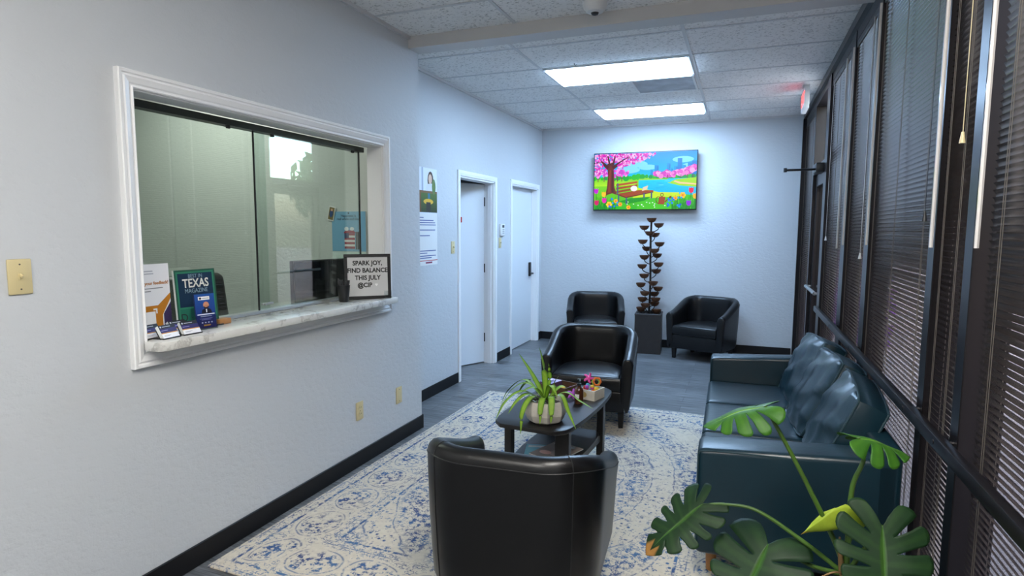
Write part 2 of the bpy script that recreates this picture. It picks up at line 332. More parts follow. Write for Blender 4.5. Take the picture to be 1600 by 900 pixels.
class Pic:
    """a flat printed or displayed picture: coloured polygons in the XY plane, thin layers"""
    def __init__(s, clip=None): s.clip = clip; s.bm = bmesh.new(); s.l = s.bm.loops.layers.float_color.new('Col'); s.k = 0
    def poly(s, pts, col, cols=None):
        if s.clip and not cols:
            for ax, lim, sg in ((0, s.clip[0], 1), (1, s.clip[1], 1), (0, s.clip[2], -1), (1, s.clip[3], -1)):
                out = []
                for i, q in enumerate(pts):
                    r = pts[i-1]; a, c = (r[ax]-lim)*sg, (q[ax]-lim)*sg
                    if (a < 0) != (c < 0): t = a/(a-c); out.append((r[0]+(q[0]-r[0])*t, r[1]+(q[1]-r[1])*t))
                    if c >= 0: out.append(tuple(q))
                pts = out
                if len(pts) < 3: return
        s.k += 1; z = s.k*4e-6
        f = s.bm.faces.new([s.bm.verts.new((x, y, z)) for x, y in pts])
        for i, lp in enumerate(f.loops):
            lp[s.l] = (*srgb(cols[i] if cols else col), 1)
    def rect(s, x0, y0, x1, y1, col): s.poly([(x0, y0), (x1, y0), (x1, y1), (x0, y1)], col)
    def vgrad(s, x0, y0, x1, y1, c0, c1): s.poly([(x0, y0), (x1, y0), (x1, y1), (x0, y1)], None, [c0, c0, c1, c1])
    def disc(s, x, y, r, col, ry=None, n=12, a0=0): s.poly([(x+r*math.cos(2*PI*k/n+a0), y+(ry or r)*math.sin(2*PI*k/n+a0)) for k in range(n)], col)
    def line(s, p, q, w, col, w2=None):
        d = Vector((q[0]-p[0], q[1]-p[1])); n = Vector((-d.y, d.x)).normalized(); w2 = w if w2 is None else w2
        s.poly([(p[0]-n.x*w/2, p[1]-n.y*w/2), (q[0]-n.x*w2/2, q[1]-n.y*w2/2), (q[0]+n.x*w2/2, q[1]+n.y*w2/2), (p[0]+n.x*w/2, p[1]+n.y*w/2)], col)
    def done(s, name, m, parent, mw):
        s.bm.transform(mw); me = bpy.data.meshes.new(name); s.bm.to_mesh(me); s.bm.free(); me.materials.append(m)
        o = bpy.data.objects.new(name, me); C.objects.link(o); o.parent = parent; return o
def frame_mat(o, ux, uy):
    """matrix with origin o, x axis ux, y axis uy"""
    ux = Vector(ux).normalized(); uy = Vector(uy).normalized(); uz = ux.cross(uy)
    return Matrix(((ux.x, uy.x, uz.x, o[0]), (ux.y, uy.y, uz.y, o[1]), (ux.z, uy.z, uz.z, o[2]), (0, 0, 0, 1)))

# ------------------------------------------------------------------ the room shell
ZC = 2.905; XL = -2.28; XH = -2.63; YF = 7.95; XW = 0.64; YB = -2.6
b = newbm(); bx(b, (-5.6, YB-0.1, -0.12), (0.80, YF+0.12, 0.0)); struct('floor', b, M['floor'])
b = newbm(); bx(b, (-5.6, YB-0.1, ZC), (0.80, YF+0.12, ZC+0.12)); struct('ceiling', b, M['tile'])
OY0, OY1, OZ0, OZ1 = 1.715, 3.47, 1.045, 2.095
b = newbm()
bx(b, (XL-0.11, YB, 0), (XL, OY0, ZC)); bx(b, (XL-0.11, OY1, 0), (XL, 3.97, ZC)); bx(b, (XL-0.11, OY0, 0), (XL, OY1, OZ0)); bx(b, (XL-0.11, OY0, OZ1), (XL, OY1, ZC))
bmesh.ops.remove_doubles(b, verts=b.verts, dist=1e-4); struct('wall_left', b, M['wall'])
b = newbm(); bx(b, (-5.5, 3.85, 0), (XL-0.11, 3.97, ZC)); struct('wall_office_side', b, M['wall_office'])
b = newbm(); bx(b, (-5.6, 0.2, 0), (-5.5, 3.97, ZC)); struct('wall_office_back', b, M['wall_office'])
b = newbm(); bx(b, (-5.5, 0.1, 0), (XL-0.11, 0.2, ZC)); struct('wall_office_front', b, M['wall_office'])
D1 = (5.365, 6.255, 2.07); D2 = (6.795, 7.77, 2.09)
b = newbm(); T = 0.12
bx(b, (XH-T, 3.97, 0), (XH, D1[0], ZC)); bx(b, (XH-T, D1[1], 0), (XH, D2[0], ZC)); bx(b, (XH-T, D2[1], 0), (XH, YF, ZC))
bx(b, (XH-T, D1[0], D1[2]), (XH, D1[1], ZC)); bx(b, (XH-T, D2[0], D2[2]), (XH, D2[1], ZC)); struct('wall_hall', b, M['wall'])
b = newbm(); bx(b, (-5.2, YF, 0), (0.80, YF+0.12, ZC)); struct('wall_far', b, M['wall'])
b = newbm(); bx(b, (-5.2, 3.97, 0), (-5.1, YF, ZC)); struct('wall_beyond', b, M['wall'])
b = newbm(); bx(b, (-5.1, 6.45, 0), (XH-T, 6.55, ZC)); struct('wall_divider', b, M['wall'])
b = newbm(); bx(b, (XL-0.11, YB-0.1, 0), (0.8, YB, ZC)); struct('wall_back', b, M['wall'])
b = newbm(); bx(b, (XL, 3.83, 2.824), (XW-0.005, 3.985, ZC)); bx(b, (XH, 3.97, 2.824), (XL, 3.985, ZC)); struct('trim_beam', b, mat('beam_paint', (0.58, 0.57, 0.56), 0.5))
# cove bases
b = newbm(); bx(b, (XL, YB, 0), (XL+0.01, 3.98, 0.105), 0.003, 1); bx(b, (XH, 3.97, 0), (XL+0.01, 3.98, 0.105)); struct('baseboard_left', b, M['base'])
b = newbm(); bx(b, (XH, 3.985, 0), (XH+0.01, D1[0]-0.055, 0.105), 0.003, 1); bx(b, (XH, D1[1]+0.055, 0), (XH+0.01, D2[0]-0.055, 0.105), 0.003, 1); bx(b, (XH, D2[1]+0.055, 0), (XH+0.01, YF-0.01, 0.105)); struct('baseboard_hall', b, M['base'])
b = newbm(); bx(b, (XH, YF-0.01, 0), (0.60, YF, 0.105), 0.003, 1); struct('baseboard_far', b, M['base'])
# ceiling grid
def strip(name, xs, ys, x0, x1, y0, y1):
    b = newbm()
    for x in xs: bx(b, (x-0.012, y0, ZC-0.004), (x+0.012, y1, ZC+0.002))
    for y in ys: bx(b, (x0, y-0.012, ZC-0.0035), (x1, y+0.012, ZC+0.002))
    return struct(name, b, M['tbar'])
strip('trim_grid_far', (-1.665, -0.435), (4.36, 4.97, 5.58, 6.19, 6.80, 7.41), XH, XW, 3.99, YF)
strip('trim_grid_near', (-1.465, -0.245), tuple(3.395-0.61*k for k in range(10)), XL, XW, YB, 3.83)
b = newbm(); bx(b, (XH, 3.985, ZC-0.022), (XH+0.02, YF, ZC)); bx(b, (XH, YF-0.02, ZC-0.022), (XW, YF, ZC)); bx(b, (XL, YB, ZC-0.022), (XL+0.02, 3.83, ZC)); struct('trim_wall_angle', b, M['tbar'])

# service window: casing, counter, sliding glass
def casing(pts_in, w, prof, x0, sgn=1):
    """mitred picture-frame casing in the YZ plane around the rectangle pts_in, profile [(t across 0..1, out)]"""
    (y0, z0, y1, z1) = pts_in; b = newbm(); rings = []
    for t, out in prof:
        e = w*t; rings.append([b.verts.new((x0+out*sgn, y, z)) for y, z in ((y0-e, z0-e), (y1+e, z0-e), (y1+e, z1+e), (y0-e, z1+e))])
    for a, c in zip(rings, rings[1:]):
        for k in range(4): b.faces.new((a[k], a[(k+1) % 4], c[(k+1) % 4], c[k]))
    return b
PROF = [(0, 0), (0, .014), (.06, .017), (.14, .012), (.22, .012), (.3, .017), (.6, .024), (.68, .019), (.74, .019), (.8, .026), (.95, .027), (1, .022), (1, 0)]
struct('trim_service_window', casing((OY0, OZ0, OY1, OZ1), 0.068, PROF, XL), M['trim'])
b = newbm()   # painted reveal lining
bx(b, (XL-0.112, OY0-0.001, OZ0), (XL+0.001, OY0+0.006, OZ1)); bx(b, (XL-0.112, OY1-0.006, OZ0), (XL+0.001, OY1+0.001, OZ1)); bx(b, (XL-0.112, OY0, OZ1-0.006), (XL+0.001, OY1, OZ1+0.001)); struct('trim_service_reveal', b, M['trim'])
ct = newbm()
prism(ct, [(-2.46, OY0+0.007), (-2.25, OY0+0.007), (-2.25, 1.69), (-2.18, 1.69), (-2.16, 1.72), (-2.16, 3.45), (-2.175, 3.485), (-2.25, 3.485), (-2.25, OY1-0.007), (-2.46, OY1-0.007)], 1.047, 1.085, 0.005, 2)
tag(obj('marble_counter', ct, M['marble']), 'white veined marble counter ledge under the sliding glass service window', 'counter')
ZT = 1.085
sg = thing('sliding_glass_window', 'two-pane sliding glass of the reception window with dark top track', 'service window', (-2.432, 2.59, ZT))
b = newbm(); bx(b, (-0.03, -0.865, OZ1-ZT-0.040), (0.025, 0.865, OZ1-ZT-0.008)); obj('top_track', b, M['track'], sg, 0)
b = newbm(); bx(b, (-0.03, -0.865, 0), (0.025, 0.865, 0.018), 0.003, 1); obj('bottom_track', b, M['grey_metal'], sg, 0)
b = newbm(); bx(b, (-0.016, -0.865, 0.012), (-0.010, 0.0, OZ1-ZT-0.03)); obj('pane', b, M['glass'], sg, 0)
b = newbm(); bx(b, (0.006, -0.10, 0.012), (0.012, 0.82, OZ1-ZT-0.03)); obj('pane', b, M['glass'], sg, 0)
b = newbm(); bx(b, (0.004, -0.104, 0.012), (0.014, -0.10, OZ1-ZT-0.03)); obj('edge_strip', b, M['dark'], sg, 0)
b = newbm(); bx(b, (0.004, 0.82, 0.012), (0.014, 0.828, OZ1-ZT-0.03)); obj('edge_strip', b, M['dark'], sg, 0)
b = newbm(); bx(b, (0.012, -0.09, 0.045), (0.024, -0.01, 0.056), 0.002, 1); cyl(b, (0.012, -0.075, 0.05), (0.034, -0.075, 0.05), 0.007); obj('lock', b, M['grey_metal'], sg)
for yy in (-0.28, 0.02, 0.74):
    b = newbm(); bx(b, (0.008, yy, OZ1-ZT-0.055), (0.022, yy+0.022, OZ1-ZT-0.035), 0.003, 1); obj('roller', b, M['dark'], sg)

# hall doors with casings
DP = [(0, 0), (0, .012), (.5, .016), (.9, .016), (1, .012), (1, 0)]
for i, (d0, d1, dz) in enumerate((D1, D2)):
    b = casing((d0, -0.2, d1, dz), 0.052, DP, XH); bmesh.ops.bisect_plane(b, geom=b.verts[:]+b.edges[:]+b.faces[:], plane_co=(0, 0, 0.001), plane_no=(0, 0, -1), clear_outer=True)
    bx(b, (XH-T-0.001, d0-0.001, 0), (XH+0.001, d0+0.018, dz)); bx(b, (XH-T-0.001, d1-0.018, 0), (XH+0.001, d1+0.001, dz)); bx(b, (XH-T-0.001, d0, dz-0.018), (XH+0.001, d1, dz+0.001))
    if i == 1: bx(b, (XH-0.075, d0+0.018, 0), (XH-0.06, d0+0.03, dz-0.018)); bx(b, (XH-0.075, d1-0.03, 0), (XH-0.06, d1-0.018, dz-0.018))
    if i == 0: bx(b, (XH-0.07, d1-0.032, 0), (XH-0.03, d1-0.018, dz-0.018))
    struct('trim_door_%d' % (i+1), b, M['trim'])
b = newbm(); bx(b, (-0.045, -0.845, 0.012), (0.0, 0.0, D1[2]-0.024), 0.002, 1)
dr = struct('door_1', b, M['door']); dr.location = (XH-T+0.002, D1[1]-0.022, 0); dr.rotation_euler = (0, 0, math.radians(-27))
for z in (0.25, 1.05, 1.80):
    b = newbm(); cyl(b, (0.004, 0.004, z), (0.004, 0.004, z+0.10), 0.007, n=10); obj('hinge', b, M['dark'], dr)
b = newbm(); bx(b, (0, -0.40, 1.615), (0.006, -0.315, 1.675), 0.003, 1); obj('occupancy_plate', b, M['red'], dr)
b = newbm(); bx(b, (0.006, -0.395, 1.635), (0.0068, -0.37, 1.655)); obj('plate_mark', b, M['white_plastic'], dr, 0)
b = newbm(); bx(b, (-0.045, D2[0]+0.02, 0.008), (0.0, D2[1]-0.02, D2[2]-0.02), 0.002, 1)
dr = struct('door_2', b, M['door']); dr.location = (XH-0.076, 0, 0)
b = newbm(); box(b, (0.012, 7.66, 1.0), (0.024, 0.065, 0.19), 0.008, 2); obj('lock_plate', b, M['dark'], dr)
b = newbm(); cyl(b, (0.02, 7.66, 0.945), (0.06, 7.66, 0.945), 0.012); box(b, (0.06, 7.605, 0.945), (0.016, 0.12, 0.022), 0.006, 2); obj('lever_handle', b, M['dark'], dr)

# ------------------------------------------------------------------ window wall: one frame per bay, panes, blinds, rail
ZH = 2.78     # underside of the header
bays = [(0.75, 2.150), (2.223, 2.535), (2.615, 3.745), (3.875, 4.565), (4.735, 5.71), (6.90, 7.93)]
mull = [(0.67, 0.75), (2.150, 2.223), (2.535, 2.615), (3.745, 3.875), (4.565, 4.735), (6.85, 6.90)]
for i, ((y0, y1), (m0, m1)) in enumerate(zip(bays, mull)):
    b = newbm(); bx(b, (XW, m0, 0), (XW+0.11, m1, ZC), 0.003, 1)
    bx(b, (XW+0.03, y0, 0), (XW+0.11, y1, 0.10)); bx(b, (XW+0.005, y0, ZH), (XW+0.11, y1, ZC))
    w = struct('window_%d' % (i+1), b, M['bronze'])
    b = newbm(); bx(b, (XW+0.085, y0, 0.10), (XW+0.091, y1, ZH)); obj('pane', b, M['tint_glass'], w, 0)
b = newbm(); bx(b, (XW-0.025, 0.6, ZC-0.06), (XW+0.02, YF-0.001, ZC-0.001)); struct('trim_header', b, M['bronze'])
b = newbm(); bx(b, (XW-0.03, YF-0.06, 0), (XW+0.11, YF-0.001, ZC-0.06)); struct('trim_corner_post', b, M['bronze'])
b = newbm(); bx(b, (XW, YB, 0), (XW+0.12, 0.67, ZC)); struct('wall_right', b, M['wall'])
# glazed exit door with transom
b = newbm(); bx(b, (XW-0.005, 5.71, 0), (XW+0.11, 5.89, ZC)); bx(b, (XW, 6.80, 0), (XW+0.11, 6.85, ZC)); bx(b, (XW, 5.89, 2.10), (XW+0.11, 6.80, 2.17)); bx(b, (XW, 5.89, 2.78), (XW+0.11, 6.80, ZC))
w = struct('window_7', b, M['bronze']); b = newbm(); bx(b, (XW+0.085, 5.89, 2.17), (XW+0.091, 6.80, 2.78)); obj('pane', b, mat('transom', (1, 1, 1)), w, 0).data.materials[0] = M['clear_acrylic']
b = newbm()
for lo, hi in (((5.895, 0.01), (5.985, 2.095)), ((6.705, 0.01), (6.795, 2.095)), ((5.985, 0.01), (6.705, 0.20)), ((5.985, 1.98), (6.705, 2.095))): bx(b, (XW+0.03, lo[0], lo[1]), (XW+0.08, hi[0], hi[1]), 0.002, 1)
dr = struct('door_3', b, M['bronze']); b = newbm(); bx(b, (XW+0.052, 5.985, 0.20), (XW+0.058, 6.705, 1.98)); obj('pane', b, M['tint_glass'], dr, 0)
b = newbm(); cyl(b, (XW-0.02, 5.95, 0.98), (XW-0.02, 6.75, 0.98), 0.016); cyl(b, (XW-0.02, 5.95, 0.98), (XW+0.03, 5.95, 0.98), 0.012); cyl(b, (XW-0.02, 6.75, 0.98), (XW+0.03, 6.75, 0.98), 0.012); obj('push_bar', b, M['grey_metal'], dr)
dc = thing('door_closer', 'black door closer with its arm reaching into the room above the glazed exit door', 'door closer', (XW-0.05, 5.86, 2.06))
b = newbm(); bx(b, (-0.02, 0.0, -0.005), (0.055, 0.28, 0.075), 0.008); obj('closer_body', b, M['dark'], dc)
b = newbm(); tube(b, spline([(0.0, 0.04, 0.02), (-0.12, 0.0, 0.015), (-0.265, -0.03, 0.012)]), 0.010); cyl(b, (-0.265, -0.03, -0.006), (-0.265, -0.03, 0.03), 0.014); obj('closer_arm', b, M['dark'], dc)
rl = thing('guard_rail', 'long black guard rail running across the window blinds behind the sofa', 'rail', (0.605, 0, 0.885))
b = newbm(); bx(b, (-0.018, 0.9, -0.022), (0.012, 5.64, 0.022), 0.005); obj('bar', b, M['bronze'], rl)
for y in (0.71, 2.187, 2.575, 3.81, 4.65):
    b = newbm(); cyl(b, (-0.02, y, 0.0), (XW-0.605, y, 0.0), 0.009, n=10); obj('bracket', b, M['bronze'], rl)

def blind(y0, y1, tilt, label, ladders, wand, tassels=(), pitch=0.0205):
    t = thing('venetian_blind', label, 'blind', (XW+0.020, 0, 0), 0, 'venetian blinds of the window wall')
    b = newbm(); z = ZH-0.06; a = math.radians(tilt); h = 0.0125; pv = None
    ins = Vector((-math.cos(a), 0, math.sin(a)))       # towards the room: that edge is raised
    nrm = Vector((math.sin(a), 0, math.cos(a)))
    while z > 0.07:
        jit = random.uniform(-0.0006, 0.0006); sag = random.uniform(-0.002, 0.002)
        ring = []
        for s, c in ((-1, 0), (-0.35, 0.0022), (0.35, 0.0022), (1, 0)):
            o = ins*(h*s) + nrm*c
            ring.append((b.verts.new((o.x, y0+0.006, z+o.z+jit)), b.verts.new((o.x, y1-0.006, z+o.z+jit+sag*0.5))))
        for p, q in zip(ring, ring[1:]): b.faces.new((p[0], p[1], q[1], q[0]))
        z -= pitch
    obj('slat', b, M['slat'], t, 60)
    b = newbm(); bx(b, (-0.015, y0+0.003, ZH-0.045), (0.015, y1-0.003, ZH-0.002), 0.003, 1); obj('head_rail', b, M['bronze'], t, 0)
    b = newbm(); bx(b, (-0.013, y0+0.006, 0.045), (0.013, y1-0.006, 0.060), 0.003, 1); obj('bottom_rail', b, M['bronze'], t, 0)
    for f in ladders:
        y = y0+(y1-y0)*f; b = newbm()
        for dx in (-0.0155, 0.0135): bx(b, (dx-0.0008, y-0.0011, 0.055), (dx+0.0008, y+0.0011, ZH-0.045))
        bx(b, (-0.0165, y+0.012, 0.055), (-0.0150, y+0.0135, ZH-0.045))
        obj('ladder_cord', b, M['cord'], t, 0)
    if wand:
        b = newbm(); cyl(b, (-0.034, wand[0], wand[1]), (-0.034, wand[0], ZH-0.05), 0.0065, n=6); obj('tilt_wand', b, M['acrylic_wand'], t, 0)
    for y, zt, m in tassels:
        b = newbm(); cyl(b, (-0.026, y, zt), (-0.026, y, ZH-0.05), 0.0013, n=6); cyl(b, (-0.026, y, zt-0.035), (-0.026, y, zt), 0.009, 0.004, n=10); obj('pull_cord', b, m, t)
    return t
TW = M['ivory']
blind(bays[0][0], 2.090, 67, 'very dark blind behind the sofa end of the rail, next to the wide black mullion', (0.30, 0.62, 0.90), (2.078, 1.50))
blind(*bays[1], 46, 'narrow brownish blind squeezed between two mullions beside the monstera', (0.25, 0.75), (2.522, 1.49), ((2.30, 1.86, TW),))
blind(*bays[2], 65, 'broad glossy blind behind the sofa cushions with a black cord tassel', (0.08, 0.5, 0.93), (3.715, 1.47), ((2.66, 1.62, M['dark']),))
blind(*bays[3], 58, 'blind beyond the broad glossy one, violet glow low behind its slats', (0.12, 0.85), (4.53, 1.45), ((3.93, 1.42, M['white_plastic']),))
blind(*bays[4], 58, 'blind beside the glazed exit door frame, above the far arm of the sofa', (0.12, 0.5, 0.88), (4.80, 1.42), ((5.5, 1.50, M['white_plastic']),))
blind(*bays[5], 58, 'blind in the corner bay between the exit door and the far wall', (0.15, 0.85), None)

# ------------------------------------------------------------------ ceiling fixtures
def troffer(x0, x1, y0, y1, m, label):
    t = thing('ceiling_light', label, 'ceiling light', ((x0+x1)/2, (y0+y1)/2, ZC), 0, None); hx, hy = (x1-x0)/2, (y1-y0)/2
    b = newbm()
    for lo, hi in (((-hx, -hy), (hx, -hy+0.018)), ((-hx, hy-0.018), (hx, hy)), ((-hx, -hy+0.018), (-hx+0.018, hy-0.018)), ((hx-0.018, -hy+0.018), (hx, hy-0.018))): bx(b, (*lo, -0.012), (*hi, 0.0))
    obj('frame', b, M['white_plastic'], t, 0)
    b = newbm(); bx(b, (-hx+0.018, -hy+0.018, -0.026), (hx-0.018, hy-0.018, -0.001), 0.012, 3); obj('diffuser', b, m, t, 0); return t
troffer(-1.65, -0.45, 4.985, 5.565, M['tube_white'], 'bright rectangular ceiling light panel beside the air vent')
troffer(-1.65, -0.45, 6.815, 7.395, M['tube_white'], 'bright rectangular ceiling light panel closest to the television wall')
troffer(-0.225, 0.345, 0.36, 1.55, M['tube_fill'], 'added warm fill panel on the ceiling, out of view near the window wall beside the monstera')  # added out of view to light the near wall and rug
troffer(-1.45, -0.26, -0.855, -0.285, M['tube_fill'], 'added warm fill panel on the ceiling, out of view above the entrance side of the room')  # second added panel, fills the near side from behind the camera
troffer(-4.55, -3.35, 2.75, 3.35, M['tube_office'], 'rectangular ceiling light panel inside the reception office')
v = thing('air_vent', 'square dusty air vent in the ceiling between the two light panels', 'vent', (-0.742, 5.885, ZC))
b = newbm()
for lo, hi in (((-.285, -.285), (.285, -.265)), ((-.285, .265), (.285, .285)), ((-.285, -.265), (-.265, .265)), ((.265, -.265), (.285, .265))): bx(b, (*lo, -0.014), (*hi, 0))
obj('frame', b, M['white_plastic'], v, 0)
b = newbm(); bx(b, (-.265, -.265, -0.006), (.265, .265, -0.002)); obj('grille', b, mat('dusty_grille', (0.48, 0.51, 0.55), 0.7, var=(6, 0.5)), v, 0)
sd = thing('dome_camera', 'white dome security camera on the ceiling beside the beam', 'camera', (-0.885, 3.66, ZC))
b = newbm(); lathe(b, [(0.02, -0.062), (0.05, -0.056), (0.068, -0.035), (0.074, -0.012), (0.074, 0)]); obj('housing', b, M['white_plastic'], sd)
b = newbm(); lathe(b, [(0.004, -0.076), (0.018, -0.072), (0.024, -0.062), (0.025, -0.052)]); obj('lens', b, M['dark'], sd)
ex = thing('exit_sign', 'white EXIT sign with red letters hanging from the ceiling by the window wall', 'exit sign', (0.50, 6.40, ZC))
b = newbm(); bx(b, (-0.022, -0.155, -0.235), (0.022, 0.155, -0.035), 0.006); bx(b, (-0.03, -0.06, -0.036), (0.03, 0.06, 0)); obj('housing', b, M['white_plastic'], ex)
lettering('lettering', 'EXIT', 0.15, mat('exit_red', (0.6, 0.02, 0.02), 0.4, emit=(1, 0.05, 0.04), es=4), ex, frame_mat((-0.0225, 0, -0.135), (0, -1, 0), (0, 0, 1)), bold=0.004)
hk = newbm(); tube(hk, [(0, 0, 0), (0, 0, -0.012), (0.012, 0, -0.018), (0.024, 0, -0.012)], 0.003); o = obj('ceiling_hook', hk, M['dark']); o.location = (-1.35, 4.90, ZC); tag(o, 'small dark hook in the ceiling tile in front of the light panel', 'hook')

# ------------------------------------------------------------------ wall plates, thermostat
def plate(x, y, z, kind, label, name, cat):
    t = thing(name, label, cat, (x, y, z)); b = newbm(); bx(b, (0, -0.037, -0.060), (0.007, 0.037, 0.060), 0.004); obj('plate', b, M['ivory'], t)
    if kind == 'switch':
        b = newbm(); bx(b, (0.006, -0.006, -0.012), (0.010, 0.006, 0.012), 0.001, 1); box(b, (0.013, 0, 0.004), (0.018, 0.008, 0.010), 0.002, 1, (0, 0.5, 0)); obj('toggle', b, M['ivory'], t)
    if kind == 'outlet':
        for dz in (-0.021, 0.021):
            b = newbm(); lathe(b, [(0.0165, 0), (0.0165, 0.003)], n=20); b.transform(Matrix.Translation((0.006, 0, dz)) @ Euler((0, PI/2, 0)).to_matrix().to_4x4()); s = obj('socket', b, M['ivory'], t)
            b = newbm(); bx(b, (0.0088, -0.008, dz-0.002), (0.0095, -0.006, dz+0.007)); bx(b, (0.0088, 0.006, dz-0.002), (0.0095, 0.008, dz+0.007)); obj('slot', b, M['dark'], s, 0)
    for dz in ((-0.042, 0.042) if kind != 'outlet' else (0,)):
        b = newbm(); cyl(b, (0.0065, 0, dz), (0.0078, 0, dz), 0.003, n=8); obj('screw', b, M['cord'], t)
    return t
plate(XL, 1.275, 1.380, 'switch', 'ivory toggle switch plate on the near wall beside the service window', 'light_switch', 'light switch')
plate(XL, 3.165, 0.368, 'outlet', 'ivory power outlet low on the wall under the service window', 'power_outlet', 'outlet')
plate(XL, 3.64, 0.347, 'blank', 'ivory blank wall plate between the power outlet and the wall corner', 'blank_plate', 'wall plate')
plate(XH, 5.21, 1.365, 'switch', 'ivory switch plate between the wall poster and the open door', 'light_switch', 'light switch')
plate(XH, 6.42, 1.385, 'switch', 'ivory switch plate under the white thermostat', 'light_switch', 'light switch')
th = thing('thermostat', 'white digital thermostat on the wall between the two hall doors', 'thermostat', (XH, 6.46, 1.53))
b = newbm(); bx(b, (0, -0.06, -0.065), (0.026, 0.06, 0.075), 0.006); obj('housing', b, M['white_plastic'], th)
b = newbm(); bx(b, (0.026, -0.03, 0.03), (0.0275, 0.035, 0.06)); obj('display', b, M['dark'], th, 0)
for k in range(3):
    b = newbm(); bx(b, (0.026, -0.02, 0.006-0.022*k), (0.029, 0.035, 0.016-0.022*k), 0.001, 1); obj('button', b, M['grey_metal'], th, 0)

# wall poster in the hall
po = thing('wall_poster', 'tall white notice poster with a photo on top, hanging in the hall before the doors', 'poster', (XH, 4.58, 1.22))
b = newbm(); bx(b, (0, -0.31, 0), (0.004, 0.31, 0.86)); obj('sheet', b, M['paper'], po, 0)
p = Pic(); R = p.rect
R(0, 0.83, 0.62, 0.86, 'f2f4f8'); R(0, 0.46, 0.62, 0.86, 'dfe4ee'); p.vgrad(0, 0.47, 0.62, 0.66, '6b4a2a', '7d5a34'); p.vgrad(0.33, 0.47, 0.62, 0.64, '2a3a18', '4f6a26')
for k in range(9): R(0, 0.475+0.02*k, 0.30, 0.478+0.02*k, '4d3520')
R(0.34, 0.66, 0.37, 0.86, 'a9b2c4')
p.disc(0.50, 0.75, 0.055, '4a3020', 0.085); p.disc(0.495, 0.765, 0.032, 'd9b59c', 0.045); p.poly([(0.40, 0.66), (0.44, 0.72), (0.54, 0.73), (0.60, 0.66)], 'd9dbe2'); p.disc(0.56, 0.70, 0.035, '5d7a3a', 0.07)
p.disc(0.46, 0.565, 0.09, 'e0b33a', 0.025); R(0.42, 0.47, 0.50, 0.56, '2e2a26'); R(0.45, 0.59, 0.49, 0.64, '2f6f8a')
for yy, w in ((0.42, 0.34), (0.395, 0.52), (0.375, 0.55), (0.355, 0.56), (0.31, 0.55), (0.26, 0.45), (0.215, 0.14), (0.18, 0.12), (0.125, 0.56), (0.105, 0.4), (0.08, 0.56), (0.062, 0.48)): R(0.03, yy, 0.03+w, yy+(0.008 if w > 0.2 else 0.016), '4a5a94')
R(0.0, 0.098-0.06, 0.62, 0.105-0.06, 'b8423a'); R(0.40, 0.015, 0.52, 0.03, '8a3050')
p.done('printed_face', M['print'], po, frame_mat((0.0045, -0.31, 0), (0, 1, 0), (0, 0, 1)))

# ------------------------------------------------------------------ television with a park picture
tv = thing('television', 'wall-mounted flat TV showing a bright painted spring park', 'television', (-1.215, YF-0.09, 2.165))
TWD, THT = 1.315, 0.745
b = newbm(); bx(b, (-TWD/2, -0.02, -THT/2), (TWD/2, 0.025, THT/2), 0.004); bx(b, (-0.35, 0.025, -0.28), (0.35, 0.05, 0.2), 0.01); obj('housing', b, M['dark'], tv)
b = newbm(); bx(b, (-0.2, 0.05, -0.12), (0.2, 0.089, 0.12)); obj('wall_mount', b, M['dark'], tv, 0)
p = Pic((0, 0, 1.78, 1)); R = p.rect; rr = random.Random(3)
# unit: width 1.78, height 1
p.vgrad(0, 0.5, 1.78, 1.0, '7fdcff', '0a90ee'); 
for cx, cy, w in ((0.75, 0.80, 0.20), (0.95, 0.74, 0.16), (1.55, 0.86, 0.18), (0.62, 0.70, 0.2), (1.7, 0.75, .16)): p.disc(cx, cy, w, 'a4e6fa', w*0.3, 16)
for x, h, w, c in ((0.56, 0.66, 0.05, '6ab4ea'), (1.0, 0.70, 0.04, '58a8e6'), (1.07, 0.77, 0.07, '3f98e4'), (1.16, 0.68, 0.05, '80bcec'), (1.22, 0.66, 0.06, '66b0ea'), (1.28, 0.80, 0.06, '4aa0e8'), (1.33, 0.72, 0.05, '6fb4ec'), (1.40, 0.75, 0.06, '56a6e8'), (1.46, 0.88, 0.075, '2f88e0'), (1.54, 0.76, 0.06, '5aa8e8'), (1.63, 0.80, 0.08, '3c90e2'), (1.70, 0.83, 0.08, '2c7edc')):
    R(x, 0.55, x+w, h, c); R(x+w*0.6, 0.55, x+w, h-0.02, '3a86d8')
p.vgrad(0, 0.0, 1.78, 0.56, '28b814', '8ee02a'); p.vgrad(0, 0.42, 0.75, 0.57, 'b4ee20', '6cd428')
for k in range(26): p.disc(k*0.072, 0.565+rr.uniform(-.01, .02), rr.uniform(.03, .06), rr.choice(['2fae3a', '46c040', '2a9c48']), None, 10)
for k in range(90):
    x = rr.uniform(1.05, 1.78); y = 0.60+rr.uniform(-.03, .05)+max(0, (x-1.45))*0.3; p.disc(x, y, rr.uniform(.02, .05), rr.choice(['f2a0dc', 'e884d4', 'f7bce8', 'd870c8']), None, 8)
for x in (1.30, 1.52, 1.63, 1.72): p.line((x, 0.50), (x, 0.60), 0.012, '6a3040')
p.vgrad(0.80, 0.22, 1.78, 0.535, '08b4ee', '5ad8fa')
p.poly([(0.78, 0.22), (0.98, 0.30), (1.25, 0.28), (1.78, 0.24), (1.78, 0.0), (0.78, 0)], '4ac81c'); p.poly([(0.72, 0.40), (0.9, 0.36), (1.15, 0.30), (1.5, 0.29), (1.5, 0.22), (0.7, 0.18)], 'c8ea1c')
p.poly([(0.8, 0.54), (1.3, 0.535), (1.3, 0.52), (0.8, 0.515)], '9be038'); p.poly([(1.30, 0.46), (1.45, 0.52), (1.78, 0.545), (1.78, 0.38), (1.5, 0.41)], 'a6e22e'); p.poly([(1.42, 0.50), (1.52, 0.47), (1.78, 0.44), (1.78, 0.415), (1.5, 0.44), (1.40, 0.48)], 'f4d8b0')
